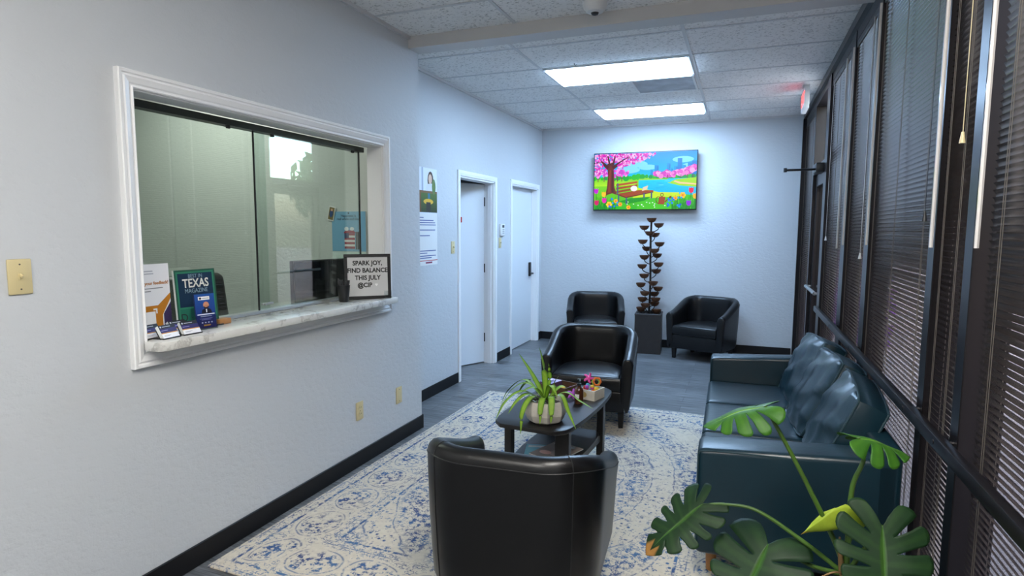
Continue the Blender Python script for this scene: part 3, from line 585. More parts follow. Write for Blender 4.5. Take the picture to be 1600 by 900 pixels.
for k in range(20): p.disc(rr.uniform(.9, 1.35), rr.uniform(.36, .50), rr.uniform(.03, .08), rr.choice(['8fe6ff', '3cc8f6', '20bcf0']), 0.008, 10)
# distant pink trees on the meadow
for cx, r in ((0.07, 0.11), (0.18, 0.08), (0.42, 0.10), (0.50, 0.07)):
    p.line((cx, 0.50), (cx, 0.64), 0.014, '7a3a50')
    for k in range(24): p.disc(cx+rr.gauss(0, r*.5), 0.66+rr.gauss(0, r*.35), rr.uniform(.015, .035), rr.choice(['f08ce0', 'd070d0', 'f6b0ea']), None, 8)
# the blossoming tree
p.poly([(0.20, 0.24), (0.235, 0.40), (0.25, 0.62), (0.23, 0.80), (0.34, 0.80), (0.36, 0.62), (0.37, 0.40), (0.42, 0.26), (0.33, 0.29), (0.26, 0.27)], '6a2f22')
p.poly([(0.25, 0.30), (0.262, 0.44), (0.275, 0.70), (0.30, 0.72), (0.295, 0.44), (0.30, 0.31)], '8c4630'); p.poly([(0.32, 0.31), (0.318, 0.5), (0.325, 0.7), (0.34, 0.7), (0.345, 0.45), (0.36, 0.30)], '4c1f1a')
for a, c, w0, w1 in (((0.26, 0.74), (0.12, 0.86), .07, .04), ((0.12, 0.86), (0.0, 0.84), .04, .02), ((0.27, 0.78), (0.22, 0.98), .06, .03), ((0.31, 0.78), (0.36, 0.97), .07, .035), ((0.33, 0.74), (0.52, 0.86), .06, .03), ((0.52, 0.86), (0.70, 0.95), .03, .012), ((0.52, 0.86), (0.66, 0.84), .02, .008), ((0.12, 0.86), (0.09, 0.97), .03, .015)): p.line(a, c, w0, '5a2620', w1)
for k in range(760):
    t = rr.random(); x = t*1.12*rr.uniform(.6, 1); y = 1.0-rr.random()**1.3*(0.40-0.30*x)
    if y > 0.985: y = 0.975
    near = 0.16 < x < 0.42 and y < 0.84
    if not near: p.disc(max(0.02, x), y, rr.uniform(.008, .022), rr.choice(['f07cd0', 'e060c0', 'fab4e6', 'ffd0f0', 'd44cb4']), None, 7)
for a, c, w0, w1 in (((0.25, 0.76), (0.12, 0.87), .045, .025), ((0.28, 0.80), (0.24, 0.96), .04, .02), ((0.33, 0.76), (0.50, 0.87), .04, .02), ((0.50, 0.87), (0.63, 0.94), .022, .01), ((0.34, 0.8), (0.37, 0.95), .04, .02)): p.line(a, c, w0, '4a1e1c', w1)
# bench with its shadow
p.poly([(0.46, 0.14), (0.66, 0.20), (1.03, 0.22), (0.90, 0.15), (0.62, 0.10)], '1f9a18')
for k in range(3): p.poly([(0.40, 0.455-0.062*k), (0.78, 0.50-0.055*k), (0.78, 0.465-0.055*k), (0.40, 0.415-0.062*k)], ('b8603a', 'a85230', '984828')[k])
p.poly([(0.42, 0.28), (0.58, 0.22), (1.06, 0.31), (1.06, 0.335), (0.80, 0.34)], 'a04e2e'); p.poly([(0.42, 0.28), (0.58, 0.22), (1.06, 0.31), (1.06, 0.295), (0.58, 0.20), (0.42, 0.26)], '6a2f22')
for x, y0, y1 in ((0.45, 0.13, 0.27), (0.59, 0.09, 0.21), (0.90, 0.20, 0.29), (1.03, 0.19, 0.30), (0.43, 0.28, 0.47)): p.line((x, y0), (x, y1), 0.025, '4a5a78')
# folded newspaper and cushion on the bench
p.poly([(0.86, 0.32), (0.95, 0.35), (0.97, 0.42), (0.88, 0.39)], 'e6d8c0'); p.disc(0.72, 0.37, 0.06, 'f2f2f4', 0.05, 14)
# watering can
p.poly([(1.15, 0.09), (1.25, 0.08), (1.27, 0.21), (1.16, 0.22)], 'a05a48'); p.line((1.26, 0.12), (1.34, 0.20), 0.02, '8a4a40'); p.disc(1.355, 0.21, 0.02, '7a3c36')
for k in range(8):
    a0, a1 = PI/2+PI*k/8, PI/2+PI*(k+1)/8; p.line((1.155+0.045*math.cos(a0), 0.16+0.06*math.sin(a0)), (1.155+0.045*math.cos(a1), 0.16+0.06*math.sin(a1)), 0.012, '6a3430')
p.disc(1.21, 0.25, 0.03, '8a4a40', 0.035); p.disc(1.21, 0.25, 0.018, 'b8e85a', 0.022)
# spring flowers along the bottom
for k in range(120):
    x = rr.choice([rr.uniform(0, .42), rr.uniform(1.38, 1.78)]); p.line((x, 0), (x+rr.uniform(-.04, .04), rr.uniform(.08, .24)), 0.014, rr.choice(['128a18', '1fa01e', '0e7418']), 0.004)
def tulip(x, y, c, r=0.04):
    p.line((x, y-0.15), (x, y), 0.012, '128a18'); p.disc(x, y, r, c, r*1.15, 10); p.poly([(x-r, y), (x-r*.9, y+r*1.5), (x-r*.2, y+r*.6), (x+r*.1, y+r*1.6), (x+r*.3, y+r*.6), (x+r*.95, y+r*1.5), (x+r, y)], c)
def daisy(x, y, c, cc, r=0.045):
    for k in range(6): p.disc(x+r*.7*math.cos(k*PI/3), y+r*.7*math.sin(k*PI/3), r*.45, c, None, 8)
    p.disc(x, y, r*.4, cc, None, 8)
for x, y, c in ((0.04, 0.33, 'c85ad8'), (0.18, 0.27, 'f4c81e'), (0.19, 0.16, 'e83cb0'), (0.05, 0.12, 'd01e6a'), (1.70, 0.32, 'e81e50'), (1.77, 0.22, 'f6b81c'), (1.665, 0.10, '9a4ae0')): tulip(x, y, c)
for x, y, c, cc in ((0.28, 0.09, 'ffd21c', 'f07c10'), (0.40, 0.15, 'ffb41c', 'e86010'), (0.48, 0.09, 'ffa820', 'e86010'), (0.63, 0.035, 'ffb81c', 'e86010'), (1.56, 0.24, 'ffc81c', 'f0801a'), (1.44, 0.19, 'ffb020', 'e86a10')): daisy(x, y, c, cc, 0.05 if x > 1.5 or x < .3 else 0.035)
for k in range(26): x = rr.choice([rr.uniform(.28, .45), rr.uniform(1.3, 1.55)]); p.disc(x, rr.uniform(.03, .22), 0.018, rr.choice(['3a7af0', '2a5ad8', '6aa8ff']), None, 7)
for k in range(14): p.disc(rr.uniform(.5, 1.3), rr.uniform(.03, .14), 0.012, 'ffffff', 0.008, 7)
sx = (TWD-0.02)/1.78; sy = (THT-0.026)/1.0
p.done('screen', M['screen'], tv, frame_mat((-TWD/2+0.01, -0.0205, -THT/2+0.014), (1, 0, 0), (0, 0, 1)) @ Matrix.Diagonal((sx, sy, 1, 1)))

# ------------------------------------------------------------------ rug
RX, RY = 1.20, 1.60
b = newbm(); bx(b, (-RX, -RY, 0), (RX, RY, 0.010), 0.003, 1); o = obj('area_rug', b, rug_mat(RX, RY)); o.location = (-1.01, 3.50, 0); o.rotation_euler = (0, 0, math.radians(-0.6))
tag(o, 'distressed cream and blue patterned rug under the seating group', 'rug')

# ------------------------------------------------------------------ tub chairs
def tub_chair(label):
    t = thing('tub_armchair', label, 'armchair', (0, 0, 0), 0, 'black leather tub armchairs')
    Wd, D, r, ht = 0.72, 0.64, 0.23, 0.09
    pts = []   # outer plan path: position, outward normal
    yb = D/2; xs = Wd/2
    for k in range(13): y = -D/2+0.012+(D-r-0.012)*k/12; pts.append((Vector((-xs, y)), Vector((-1, 0))))
    for k in range(1, 13): a = PI-PI/2*k/12; pts.append((Vector((-xs+r+r*math.cos(a), yb-r+r*math.sin(a))), Vector((math.cos(a), math.sin(a)))))
    for k in range(1, 8): pts.append((Vector((-xs+r+(Wd-2*r)*k/8, yb)), Vector((0, 1))))
    for k in range(0, 13): a = PI/2-PI/2*k/12; pts.append((Vector((xs-r+r*math.cos(a), yb-r+r*math.sin(a))), Vector((math.cos(a), math.sin(a)))))
    for k in range(11, -1, -1): y = -D/2+0.012+(D-r-0.012)*k/12; pts.append((Vector((xs, y)), Vector((1, 0))))
    def hgt(y):
        u = min(1, max(0, (y+D/2)/(D*0.93))); return 0.555+0.170*(0.35*u+0.65*u*u*(3-2*u))
    def sect(h):
        return [(-0.060, 0.130), (-0.034, 0.138), (-0.022, 0.17), (-0.014, 0.28), (-0.005, 0.45), (0, h-0.055), (-0.001, h-0.040), (-0.008, h-0.020), (-0.022, h-0.006), (-0.042, h), (-0.062, h-0.005), (-0.078, h-0.018), (-0.086, h-0.042), (-0.089, h-0.08), (-0.092, 0.36), (-0.094, 0.20)]
    b = newbm(); rings = []
    def ring(c, n, h, grow=0.0, fw=0.0):
        S = sect(h); cx = -0.05; cz = 0.35; out = []
        for d, z in S:
            if grow: d = d+(0.012 if d < cx else -0.012)*grow; z = z+(0.012 if z < cz else -0.012)*grow
            q = c+n*d; out.append(b.verts.new((q.x, q.y-fw, z)))
        return out
    c0, n0 = pts[0]; c1, n1 = pts[-1]
    rings.append(ring(c0, n0, hgt(-D/2), 1, 0.012)); rings.append(ring(c0, n0, hgt(-D/2), 0.3, 0.009))
    for c, n in pts: rings.append(ring(c, n, hgt(c.y)))
    rings.append(ring(c1, n1, hgt(-D/2), 0.3, 0.009)); rings.append(ring(c1, n1, hgt(-D/2), 1, 0.012))
    for a, c in zip(rings, rings[1:]):
        for k in range(len(a)-1): b.faces.new((a[k], a[k+1], c[k+1], c[k]))
    b.faces.new(rings[0]); b.faces.new(rings[-1][::-1])
    sh = obj('backrest_shell', b, M['black_leather'], t, 50)
    # seam under the roll and down the back corners
    b = newbm(); tube(b, [(c.x+n.x*0.0005, c.y+n.y*0.0005, hgt(c.y)-0.048) for c, n in pts], 0.0028, 6); obj('piping', b, M['black_seam'], sh)
    for i in (19, -20):
        c, n = pts[i]; S = sect(hgt(c.y)); b = newbm(); tube(b, [(c.x+n.x*(d+0.0004), c.y+n.y*(d+0.0004), z) for d, z in S[1:12]], 0.0024, 6); obj('seam', b, M['black_seam'], sh)
    b = newbm(); xi = xs-0.085
    prism(b, [(-xi-0.02, -D/2+0.012), (xi+0.02, -D/2+0.012), (xi+0.02, 0.12), (xi-0.12, 0.24), (-xi+0.12, 0.24), (-xi-0.02, 0.12)], 0.132, 0.292, 0.008); obj('seat_base', b, M['black_leather'], t)
    # cushion: rounded plan, soft edges, crowned top
    xi = xs-0.093; plan = []
    for k in range(9): plan.append((-xi+2*xi*k/8, -D/2-0.004-0.010*(1-(2*k/8-1)**2)))
    for k in range(1, 13): a = -0.15+(PI+0.3)*k/13; plan.append((xi*math.cos(a)*min(1, 1.02), 0.0+0.235*math.sin(a)))
    b = newbm(); rings = []
    for ins, z in ((0.03, 0.292), (0.008, 0.298), (0.0, 0.315), (0.0, 0.375), (0.006, 0.398), (0.022, 0.412), (0.07, 0.424), (0.15, 0.432)):
        rings.append([b.verts.new((x*(1-ins/xi), -0.04+(y+0.04)*(1-ins/0.29), z)) for x, y in plan])
    for a, c in zip(rings, rings[1:]):
        n = len(a)
        for k in range(n): b.faces.new((a[k], a[(k+1) % n], c[(k+1) % n], c[k]))
    b.faces.new(rings[0][::-1]); b.faces.new(rings[-1]); cu = obj('seat_cushion', b, M['black_leather'], t, 50)
    b = newbm(); tube(b, [(x*(1-0.006/xi), -0.04+(y+0.04)*(1-0.006/0.29), 0.399) for x, y in plan], 0.003, 6, True); obj('piping', b, M['black_seam'], cu)
    for x, y in ((-0.27, -0.25), (0.27, -0.25), (-0.24, 0.21), (0.24, 0.21)):
        b = newbm(); r = bmesh.ops.create_cone(b, cap_ends=True, segments=4, radius1=0.024, radius2=0.036, depth=0.15, matrix=tf((x, y, 0.075), (0, 0, PI/4))); obj('leg', b, M['black_wood'], t, 0)
    return t
ch = tub_chair('black tub armchair seen from behind, its back turned to the camera, on the rug edge')
ch.location = (-0.815, 2.235, 0.010); ch.rotation_euler = (0, 0, math.radians(184))
dup(ch, (-1.12, 4.745, 0.010), math.radians(5), 'black tub armchair facing the camera just behind the coffee table')
dup(ch, (-1.735, 7.50, 0), math.radians(13), 'black tub armchair against the far wall between hall door and bowl fountain')
dup(ch, (-0.385, 7.50, 0), math.radians(-20), 'black tub armchair against the far wall between bowl fountain and windows')

# ------------------------------------------------------------------ teal sofa
sf = thing('teal_sofa', 'dark teal leather three-seat sofa along the window wall', 'sofa', (0.23, 2.60, 0.0105), math.radians(1.2))
SX0, SX1, SL = -0.375, 0.385, 2.12     # front, back, length (local x, y from 0)
b = newbm(); bx(b, (SX0+0.02, 0.02, 0.135), (SX1-0.01, SL-0.02, 0.30), 0.015); obj('base', b, M['teal_leather'], sf)
def arm(y0, y1):
    b = newbm(); bx(b, (SX0, y0, 0.135), (SX1, y1, 0.605), 0.026, 4)
    for v in b.verts:
        if v.co.z > 0.5: v.co.z += 0.012*(1-((v.co.x)/0.4)**2) + max(0, (v.co.x-0.22))*0.3
    a = obj('arm', b, M['teal_leather'], sf, 50)
    for y in (y0+0.004, y1-0.004):
        b = newbm(); P = [(SX0+0.004, y, 0.16), (SX0+0.004, y, 0.58), (SX0+0.012, y, 0.594), (SX0+0.03, y, 0.598)] + [(x, y, 0.598+0.010*(1-(x/0.4)**2)+max(0, x-0.22)*0.3) for x in [SX0+0.06+0.06*k for k in range(12)]]
        tube(b, P, 0.004, 6); obj('piping', b, M['teal_highlight'], a)
arm(0.0, 0.19); arm(SL-0.16, SL)
b = newbm(); bx(b, (SX1-0.10, 0.0, 0.14), (SX1, SL, 0.70), 0.022, 3); obj('back_frame', b, M['teal_leather'], sf, 50)
def pillow_mesh(hx, hy, hz, edge, seed, cuts=18, wr=0.007):
    b = newbm(); bmesh.ops.create_cube(b, size=2); bmesh.ops.subdivide_edges(b, edges=b.edges[:], cuts=cuts, use_grid_fill=True)
    rd = random.Random(seed); ph = [rd.uniform(0, 6) for _ in range(8)]
    for v in b.verts:
        a, y, z = v.co
        cr = 1-0.07*(abs(y*z))**3        # soften the corners in plan
        prof = edge+(1-edge)*(1-abs(y)**3.2)*(1-abs(z)**3.2)
        fold = 0
        if abs(a) > 0.9:
            e = max(abs(y), abs(z))
            fold = wr*(e**5)*(math.sin(17*z+ph[0])+0.6*math.sin(31*y+ph[1]))*(1-e**14)+wr*0.8*math.sin(7*y+5*z+ph[2])*math.sin(4*z-3*y+ph[3])+wr*0.7*math.sin(13*(y*0.6+z)+ph[4])*max(0, 0.5-abs(z+0.3*y))
        else: fold = 0.0
        puff = 1+0.025*(1-a*a)
        v.co = Vector((a*hx*prof+(fold if a > 0 else -fold if a < 0 else 0), y*hy*cr*puff, z*hz*cr*puff))
    return b
def pillow(name, loc, rot, hx, hy, hz, edge, seed, m, ms, par, wr=0.007):
    o = obj(name, pillow_mesh(hx, hy, hz, edge, seed, wr=wr), m, par, 60); o.location = loc; o.rotation_euler = rot
    for s in (-1, 1):
        P = []
        for i in range(80):
            t = i/20; k = int(t); u = (t-k)*2-1
            y, z = ((u, -1), (1, u), (-u, 1), (-1, -u))[k]; cr = 1-0.07*(abs(y*z))**3
            P.append((s*hx*edge, y*hy*cr*1.002, z*hz*cr*1.002))
        b = newbm(); tube(b, P, 0.0055, 6, True); obj('piping', b, ms, o)
    return o
ys = 0.19; L3 = (SL-0.16-0.19)/3
for k in range(3):
    yc = ys+L3*(k+0.5)
    b = newbm(); bx(b, (SX0-0.005, yc-L3/2+0.003, 0.295), (SX1-0.13, yc+L3/2-0.003, 0.435), 0.028, 4)
    bmesh.ops.subdivide_edges(b, edges=[e for e in b.edges if e.calc_length() > 0.3], cuts=8, use_grid_fill=True)
    for v in b.verts:
        if v.co.z > 0.4: v.co.z += 0.012*(1-min(1, abs(v.co.y-yc)/(L3/2))**2)*(1-min(1, abs(v.co.x+0.05)/0.36)**2)
    s_ = obj('seat_cushion', b, M['teal_leather'], sf, 50)
    b = newbm(); tube(b, [(SX0-0.003, yc-L3/2+0.01, 0.415), (SX0-0.003, yc+L3/2-0.01, 0.415)], 0.004, 6); obj('piping', b, M['teal_highlight'], s_)
for k, (dy, tilt, dz) in enumerate(((0.005, 24, 0), (0, 25, 0.01), (-0.01, 23, 0.005))):
    pillow('back_cushion', (0.247, ys+L3*(k+0.5)+dy, 0.612+dz), (math.radians((3, -2, -3)[k]), math.radians(tilt), math.radians((-3, 2, 4)[k])), 0.108, 0.284, 0.232, 0.56, 5+k, M['teal_leather'], M['teal_highlight'], sf, 0.013)
for x, y in ((SX0+0.07, 0.14), (SX1-0.07, 0.14), (SX0+0.07, SL-0.12), (SX1-0.07, SL-0.12)):
    b = newbm(); cyl(b, (x, y, 0.0), (x, y, 0.14), 0.020, 0.027, 16); obj('leg', b, M['oak'], sf)

# ------------------------------------------------------------------ coffee table and what stands on it
TX, TY, TZ = -1.055, 3.57, 0.44
ctb = thing('coffee_table', 'low black oblong coffee table with bowed sides and a magazine shelf', 'coffee table', (TX, TY, 0.010), math.radians(-4))
def boat(hx, hy, end, n=20):
    out = []
    for s in (1, -1):
        for k in range(n+1):
            u = -1+2*k/n; y = s*u*hy; x = s*(end+(hx-end)*(1-abs(u)**2.3))
            if abs(u) > 0.86: x *= 1-((abs(u)-0.86)/0.14)**2*0.22
            out.append((x, y))
    return out
b = newbm(); prism(b, boat(0.252, 0.51, 0.215), TZ-0.036, TZ-0.010, 0.006, 2); obj('tabletop', b, M['black_wood'], ctb)
b = newbm(); prism(b, boat(0.20, 0.36, 0.17), 0.145, 0.163, 0.003, 1); obj('shelf', b, M['black_wood'], ctb)
for x, y, sx_, sy_ in ((-0.175, -0.36, 0.045, 0.05), (0.165, -0.36, 0.085, 0.045), (-0.165, 0.36, 0.085, 0.045), (0.175, 0.36, 0.045, 0.05)):
    b = newbm(); bx(b, (x-sx_/2, y-sy_/2, 0), (x+sx_/2, y+sy_/2, TZ-0.036), 0.003, 1); obj('leg', b, M['black_wood'], ctb)
for s in (-1, 1):
    b = newbm(); bx(b, (s*0.17-0.012, -0.34, 0.10), (s*0.17+0.012, 0.34, 0.146)); obj('side_rail', b, M['black_wood'], ctb, 0)
def magazine(name, loc, rz, c1, c2, label, th=0.006):
    t = thing(name, label, 'magazine', loc, rz); b = newbm(); bx(b, (-0.105, -0.14, 0), (0.105, 0.14, th), 0.001, 1); obj('pages', b, M['paper'], t, 0)
    p = Pic(); p.vgrad(-0.105, -0.14, 0.105, 0.14, c1, c2); p.rect(-0.09, 0.09, 0.06, 0.12, 'e8eef2'); p.disc(0.03, -0.02, 0.05, c2, 0.06); p.disc(-0.04, -0.06, 0.04, 'd8a898', 0.03)
    p.done('cover', M['print'], t, Matrix.Translation((0, 0, th+0.0003))); return t
magazine('magazine', (-1.10, 3.37, 0.174), 0.25, '2f7f92', '6fb2c0', 'teal magazine on the lower shelf of the coffee table')
magazine('magazine', (-1.02, 3.42, 0.1805), -0.35, '7c6a5e', 'a8988c', 'brown magazine lying on the teal one on the coffee table shelf')
ZTT = TZ+0.0005
# striped strap-leaf plant in a faceted pot
pl = thing('potted_spider_plant', 'striped green plant in a pale faceted pot on the coffee table', 'potted plant', (-1.030, 3.22, ZTT+0.001))
b = newbm(); n = 16
rings = []
for r, z in ((0.086, 0), (0.106, 0.012), (0.121, 0.05), (0.121, 0.10), (0.114, 0.128), (0.107, 0.128), (0.104, 0.10)):
    rings.append([b.verts.new((r*(1.0 if k % 2 else 0.955)*math.cos(2*PI*k/n), r*(1.0 if k % 2 else 0.955)*math.sin(2*PI*k/n), z)) for k in range(n)])
for a, c in zip(rings, rings[1:]):
    for k in range(n): b.faces.new((a[k], a[(k+1) % n], c[(k+1) % n], c[k]))
b.faces.new(rings[0][::-1]); b.faces.new(rings[-1]); obj('pot', b, M['concrete'], pl, 20)
b = newbm(); rr = random.Random(2)
for k in range(46):
    a = rr.uniform(0, 2*PI); q = 0.092*math.sqrt(rr.random()); s = rr.uniform(0.009, 0.015)
    bmesh.ops.create_icosphere(b, subdivisions=1, radius=s, matrix=tf((q*math.cos(a), q*math.sin(a), 0.112+rr.uniform(0, .012)), (rr.random(), rr.random(), 0), (1.2, 0.9, 0.7)))
tag(obj('pebbles', b, M['pebble'], pl, 60), kind='stuff')
def strap(pts, w, seed):
    P = spline(pts, 7); N = len(P); b = newbm(); lay = b.loops.layers.float_color.new('Vein'); rows = []; cols = []
    for i, p in enumerate(P):
        t = (P[min(i+1, N-1)]-P[max(i-1, 0)]).normalized(); side = t.cross(Vector((0, 0, 1)))
        if side.length < 0.15: side = t.cross(Vector((0.3, 1, 0)))
        side.normalize(); nn = side.cross(t); u = i/(N-1); ww = w*(0.35+0.65*min(1, u*3.2))*(1-max(0, (u-0.45)/0.55)**2*0.97)
        rows.append([b.verts.new(p+side*ww*s+nn*(0.22*ww*abs(s))) for s in (-1, -0.45, 0.45, 1)])
    for i in range(N-1):
        for k in range(3):
            f = b.faces.new((rows[i][k], rows[i][k+1], rows[i+1][k+1], rows[i+1][k]))
            for lp in f.loops:
                j = 0 if lp.vert in (rows[i][0], rows[i+1][0], rows[i][3], rows[i+1][3]) else 1
                lp[lay] = (0.75*j+0.05, max(0, (i/(N-1)-0.93)*6), 0, 1)
    return obj('leaf', b, M['strap_leaf'], pl, 80)
straps = [([(.03, .03, .11), (.035, .03, .20), (.06, .03, .25)], .012), ([(0, 0, .11), (-.01, .0, .27), (-.035, .0, .40)], .019), ([(0, 0, .11), (.012, .02, .22), (.005, .03, .31)], .014), ([(0, 0, .11), (-.07, .03, .22), (-.16, .05, .345)], .018),
  ([(0, 0, .11), (-.09, -.01, .20), (-.17, -.03, .16), (-.23, -.05, .05)], .015), ([(0, 0, .11), (-.10, -.06, .17), (-.17, -.11, .12), (-.21, -.15, .02)], .016), ([(0, 0, .11), (-.07, -.07, .16), (-.11, -.12, .13), (-.14, -.16, .07)], .016),
  ([(0, 0, .11), (-.04, -.09, .155), (-.065, -.16, .09), (-.07, -.195, -.03)], .017), ([(0, 0, .11), (.01, -.08, .15), (.012, -.12, .10), (.012, -.13, .02)], .016), ([(0, 0, .11), (.05, -.075, .16), (.065, -.115, .10), (.065, -.125, .03)], .016),
  ([(0, 0, .11), (.09, -.05, .17), (.14, -.09, .10), (.19, -.13, .02)], .013), ([(0, 0, .11), (.10, .0, .17), (.17, .01, .13), (.24, .0, .10)], .013), ([(0, 0, .11), (.06, .07, .18), (.11, .12, .14)], .014),
  ([(0, 0, .11), (-.08, .07, .20), (-.15, .12, .16), (-.20, .15, .09)], .014), ([(0, 0, .11), (-.11, .02, .21), (-.21, .04, .14), (-.26, .04, .03)], .013), ([(0, 0, .11), (.03, -.04, .20), (.055, -.07, .215), (.09, -.10, .17)], .015), ([(0, 0, .11), (-.03, -.05, .19), (-.07, -.08, .19), (-.12, -.10, .15)], .015)]
for i, (P, w) in enumerate(straps): strap([(x*1.17, y*1.12 if z > 0 else y, z if z < .12 else .11+(z-.11)*1.1) for x, y, z in P], w*1.15, i)
# amber pump bottle
bt = thing('pump_bottle', 'amber glass pump bottle with a white label on the coffee table', 'bottle', (-0.935, 3.62, ZTT))
b = newbm(); lathe(b, [(0.026, 0), (0.029, 0.004), (0.029, 0.085), (0.024, 0.100), (0.013, 0.110), (0.012, 0.120)]); obj('bottle', b, M['amber'], bt)
b = newbm(); lathe(b, [(0.014, 0.118), (0.014, 0.132), (0.005, 0.135), (0.005, 0.152), (0.011, 0.153), (0.011, 0.160)], n=14); tube(b, [(0, 0, 0.157), (0.01, -0.02, 0.157), (0.014, -0.034, 0.150)], 0.004, 6); obj('pump', b, M['dark'], bt)
b = newbm()
prev = None
for k in range(9):
    a = -PI/2-0.55+1.1*k/8-0.25; v0 = b.verts.new((0.0294*math.cos(a), 0.0294*math.sin(a), 0.040)); v1 = b.verts.new((0.0294*math.cos(a), 0.0294*math.sin(a), 0.066))
    if prev: b.faces.new((prev[0], v0, v1, prev[1]))
    prev = (v0, v1)
obj('label', b, M['paper'], bt)
# whitewashed box with fidget toys
def open_box(name, label, cat, loc, rz, sx_, sy_, h, m, t=0.008):
    o = thing(name, label, cat, loc, rz); b = newbm(); bx(b, (-sx_/2, -sy_/2, 0), (sx_/2, sy_/2, t))
    for lo, hi in (((-sx_/2, -sy_/2), (sx_/2, -sy_/2+t)), ((-sx_/2, sy_/2-t), (sx_/2, sy_/2)), ((-sx_/2, -sy_/2+t), (-sx_/2+t, sy_/2-t)), ((sx_/2-t, -sy_/2+t), (sx_/2, sy_/2-t))): bx(b, (*lo, t), (*hi, h), 0.001, 1)
    obj('box', b, m, o, 0); return o
TBX = (-0.892, 3.78); TBR = -0.28
tb = open_box('toy_box', 'open whitewashed wooden box heaped with colourful fidget toys', 'box', (*TBX, ZTT), TBR, 0.122, 0.135, 0.066, M['whitewash'])
b = newbm(); lathe(b, [(0.022, 0), (0.024, 0.0015), (0.0, 0.002)], n=20, sy=0.8); b.transform(Matrix.Translation((-0.02, -0.068, 0.034)) @ Euler((PI/2, 0, 0)).to_matrix().to_4x4()); obj('painted_badge', b, mat('badge', (0.42, 0.30, 0.10), 0.6), tb)
TC = {'pink': (0.75, 0.06, 0.36), 'orange': (0.8, 0.18, 0.02), 'yellow': (0.8, 0.55, 0.04), 'red': (0.65, 0.03, 0.02), 'cyan': (0.05, 0.45, 0.62), 'violet': (0.45, 0.08, 0.55), 'green': (0.25, 0.55, 0.06), 'blue': (0.08, 0.18, 0.6)}
for k in TC: M['toy_'+k] = mat('toy_'+k, TC[k], 0.35)
def toypos(dx, dy, dz):
    c, s = math.cos(TBR), math.sin(TBR); return (TBX[0]+dx*c-dy*s, TBX[1]+dx*s+dy*c, ZTT+dz)
def toy_star(col, loc, rot, label):
    b = newbm(); bmesh.ops.create_icosphere(b, subdivisions=2, radius=0.014)
    for k in range(5):
        a = 2*PI*k/5; tube(b, [(0.008*math.cos(a), 0.008*math.sin(a), 0), (0.022*math.cos(a), 0.022*math.sin(a), 0.002), (0.036*math.cos(a+.2), 0.036*math.sin(a+.2), 0.004)], [0.010, 0.008, 0.005], 8)
    o = obj('stretchy_toy', b, M['toy_'+col], smooth=60); o.location = loc; o.rotation_euler = rot; return tag(o, label, 'toy')
def toy_ring(col, loc, rot, label, R=0.026, r=0.007, name='loop_toy'):
    b = newbm(); tube(b, [(R*math.cos(2*PI*k/6), R*math.sin(2*PI*k/6), 0) for k in range(6)], r, 8, True); o = obj(name, b, M['toy_'+col], smooth=60); o.location = loc; o.rotation_euler = rot; return tag(o, label, 'toy')
def toy_ball(cols, loc, label, r=0.022):
    t = thing('bumpy_ball', label, 'toy', loc)
    for i, c in enumerate(cols):
        b = newbm(); bmesh.ops.create_icosphere(b, subdivisions=2, radius=r*(0.55 if len(cols) > 1 else 1), matrix=Matrix.Translation((r*0.9*math.cos(i*2.1), r*0.9*math.sin(i*2.1)*0.6, r*0.25*math.sin(i*1.7))) if len(cols) > 1 else Matrix.Identity(4))
        obj('bead', b, M['toy_'+c], t, 60)
    return t
toy_star('pink', toypos(-0.040, 0.030, 0.120), (1.2, 0.2, 0.3), 'pink stretchy toy sticking up out of the toy box')
toy_star('violet', (-1.0, 3.70, ZTT+0.032), (1.25, 0.1, 0.4), 'violet stretchy toy beside the pump bottle on the table')
toy_ring('orange', toypos(0.035, 0.010, 0.112), (1.35, 0.1, 0.5), 'orange angular loop toy upright in the toy box', 0.026)
toy_ring('green', toypos(0.005, 0.047, 0.098), (1.3, -0.1, 0.0), 'green angular loop toy at the back of the toy box', 0.026)
toy_ball(('yellow', 'cyan', 'violet', 'pink'), toypos(-0.002, -0.030, 0.082), 'rainbow bead toy at the front of the toy box', 0.024)
toy_ball(('red',), toypos(-0.034, -0.012, 0.064), 'red round toy in the toy box by the pump bottle', 0.019)
toy_ball(('blue',), toypos(-0.020, 0.010, 0.031), 'blue round toy buried in the toy box', 0.021)
toy_ball(('orange',), toypos(0.031, -0.036, 0.046), 'orange round toy at the toy box corner', 0.020)
toy_ball(('yellow',), toypos(0.028, 0.012, 0.055), 'yellow round toy under the orange loop toy', 0.022)
# dark tray box with cards
DBX = (-1.135, 3.83); DBR = -0.35
db = open_box('tray_box', 'open walnut tray box on the coffee table behind the plant', 'box', (*DBX, ZTT), DBR, 0.24, 0.17, 0.062, M['walnut'])
def on_tray(dx, dy, dz):
    c, s = math.cos(DBR), math.sin(DBR); return (DBX[0]+dx*c-dy*s, DBX[1]+dx*s+dy*c, ZTT+dz)
cd = thing('card_deck', 'lavender boxed card deck leaning in the walnut tray box', 'card deck', on_tray(-0.055, -0.01, 0.010), DBR)
b = newbm(); bx(b, (-0.05, -0.06, 0), (0.05, 0.06, 0.06), 0.002, 1); obj('box', b, mat('plum_card', (0.10, 0.05, 0.12), 0.5), cd, 0)
p = Pic(); p.vgrad(-0.05, -0.06, 0.05, 0.06, '8a84b4', 'c4b8d8'); p.disc(0.0, 0.0, 0.03, '5c5488', 0.025); p.disc(-0.02, 0.025, 0.015, 'e8e0f0'); p.disc(0.02, -0.03, 0.012, '4a4470'); p.done('lid_print', M['print'], cd, Matrix.Translation((0, 0, 0.0604)))
b = newbm(); bmesh.ops.create_icosphere(b, subdivisions=2, radius=0.024); o = obj('stress_ball', b, M['toy_yellow'], smooth=60); o.location = on_tray(0.05, -0.02, 0.034); tag(o, 'yellow squeeze ball inside the walnut tray box', 'ball')
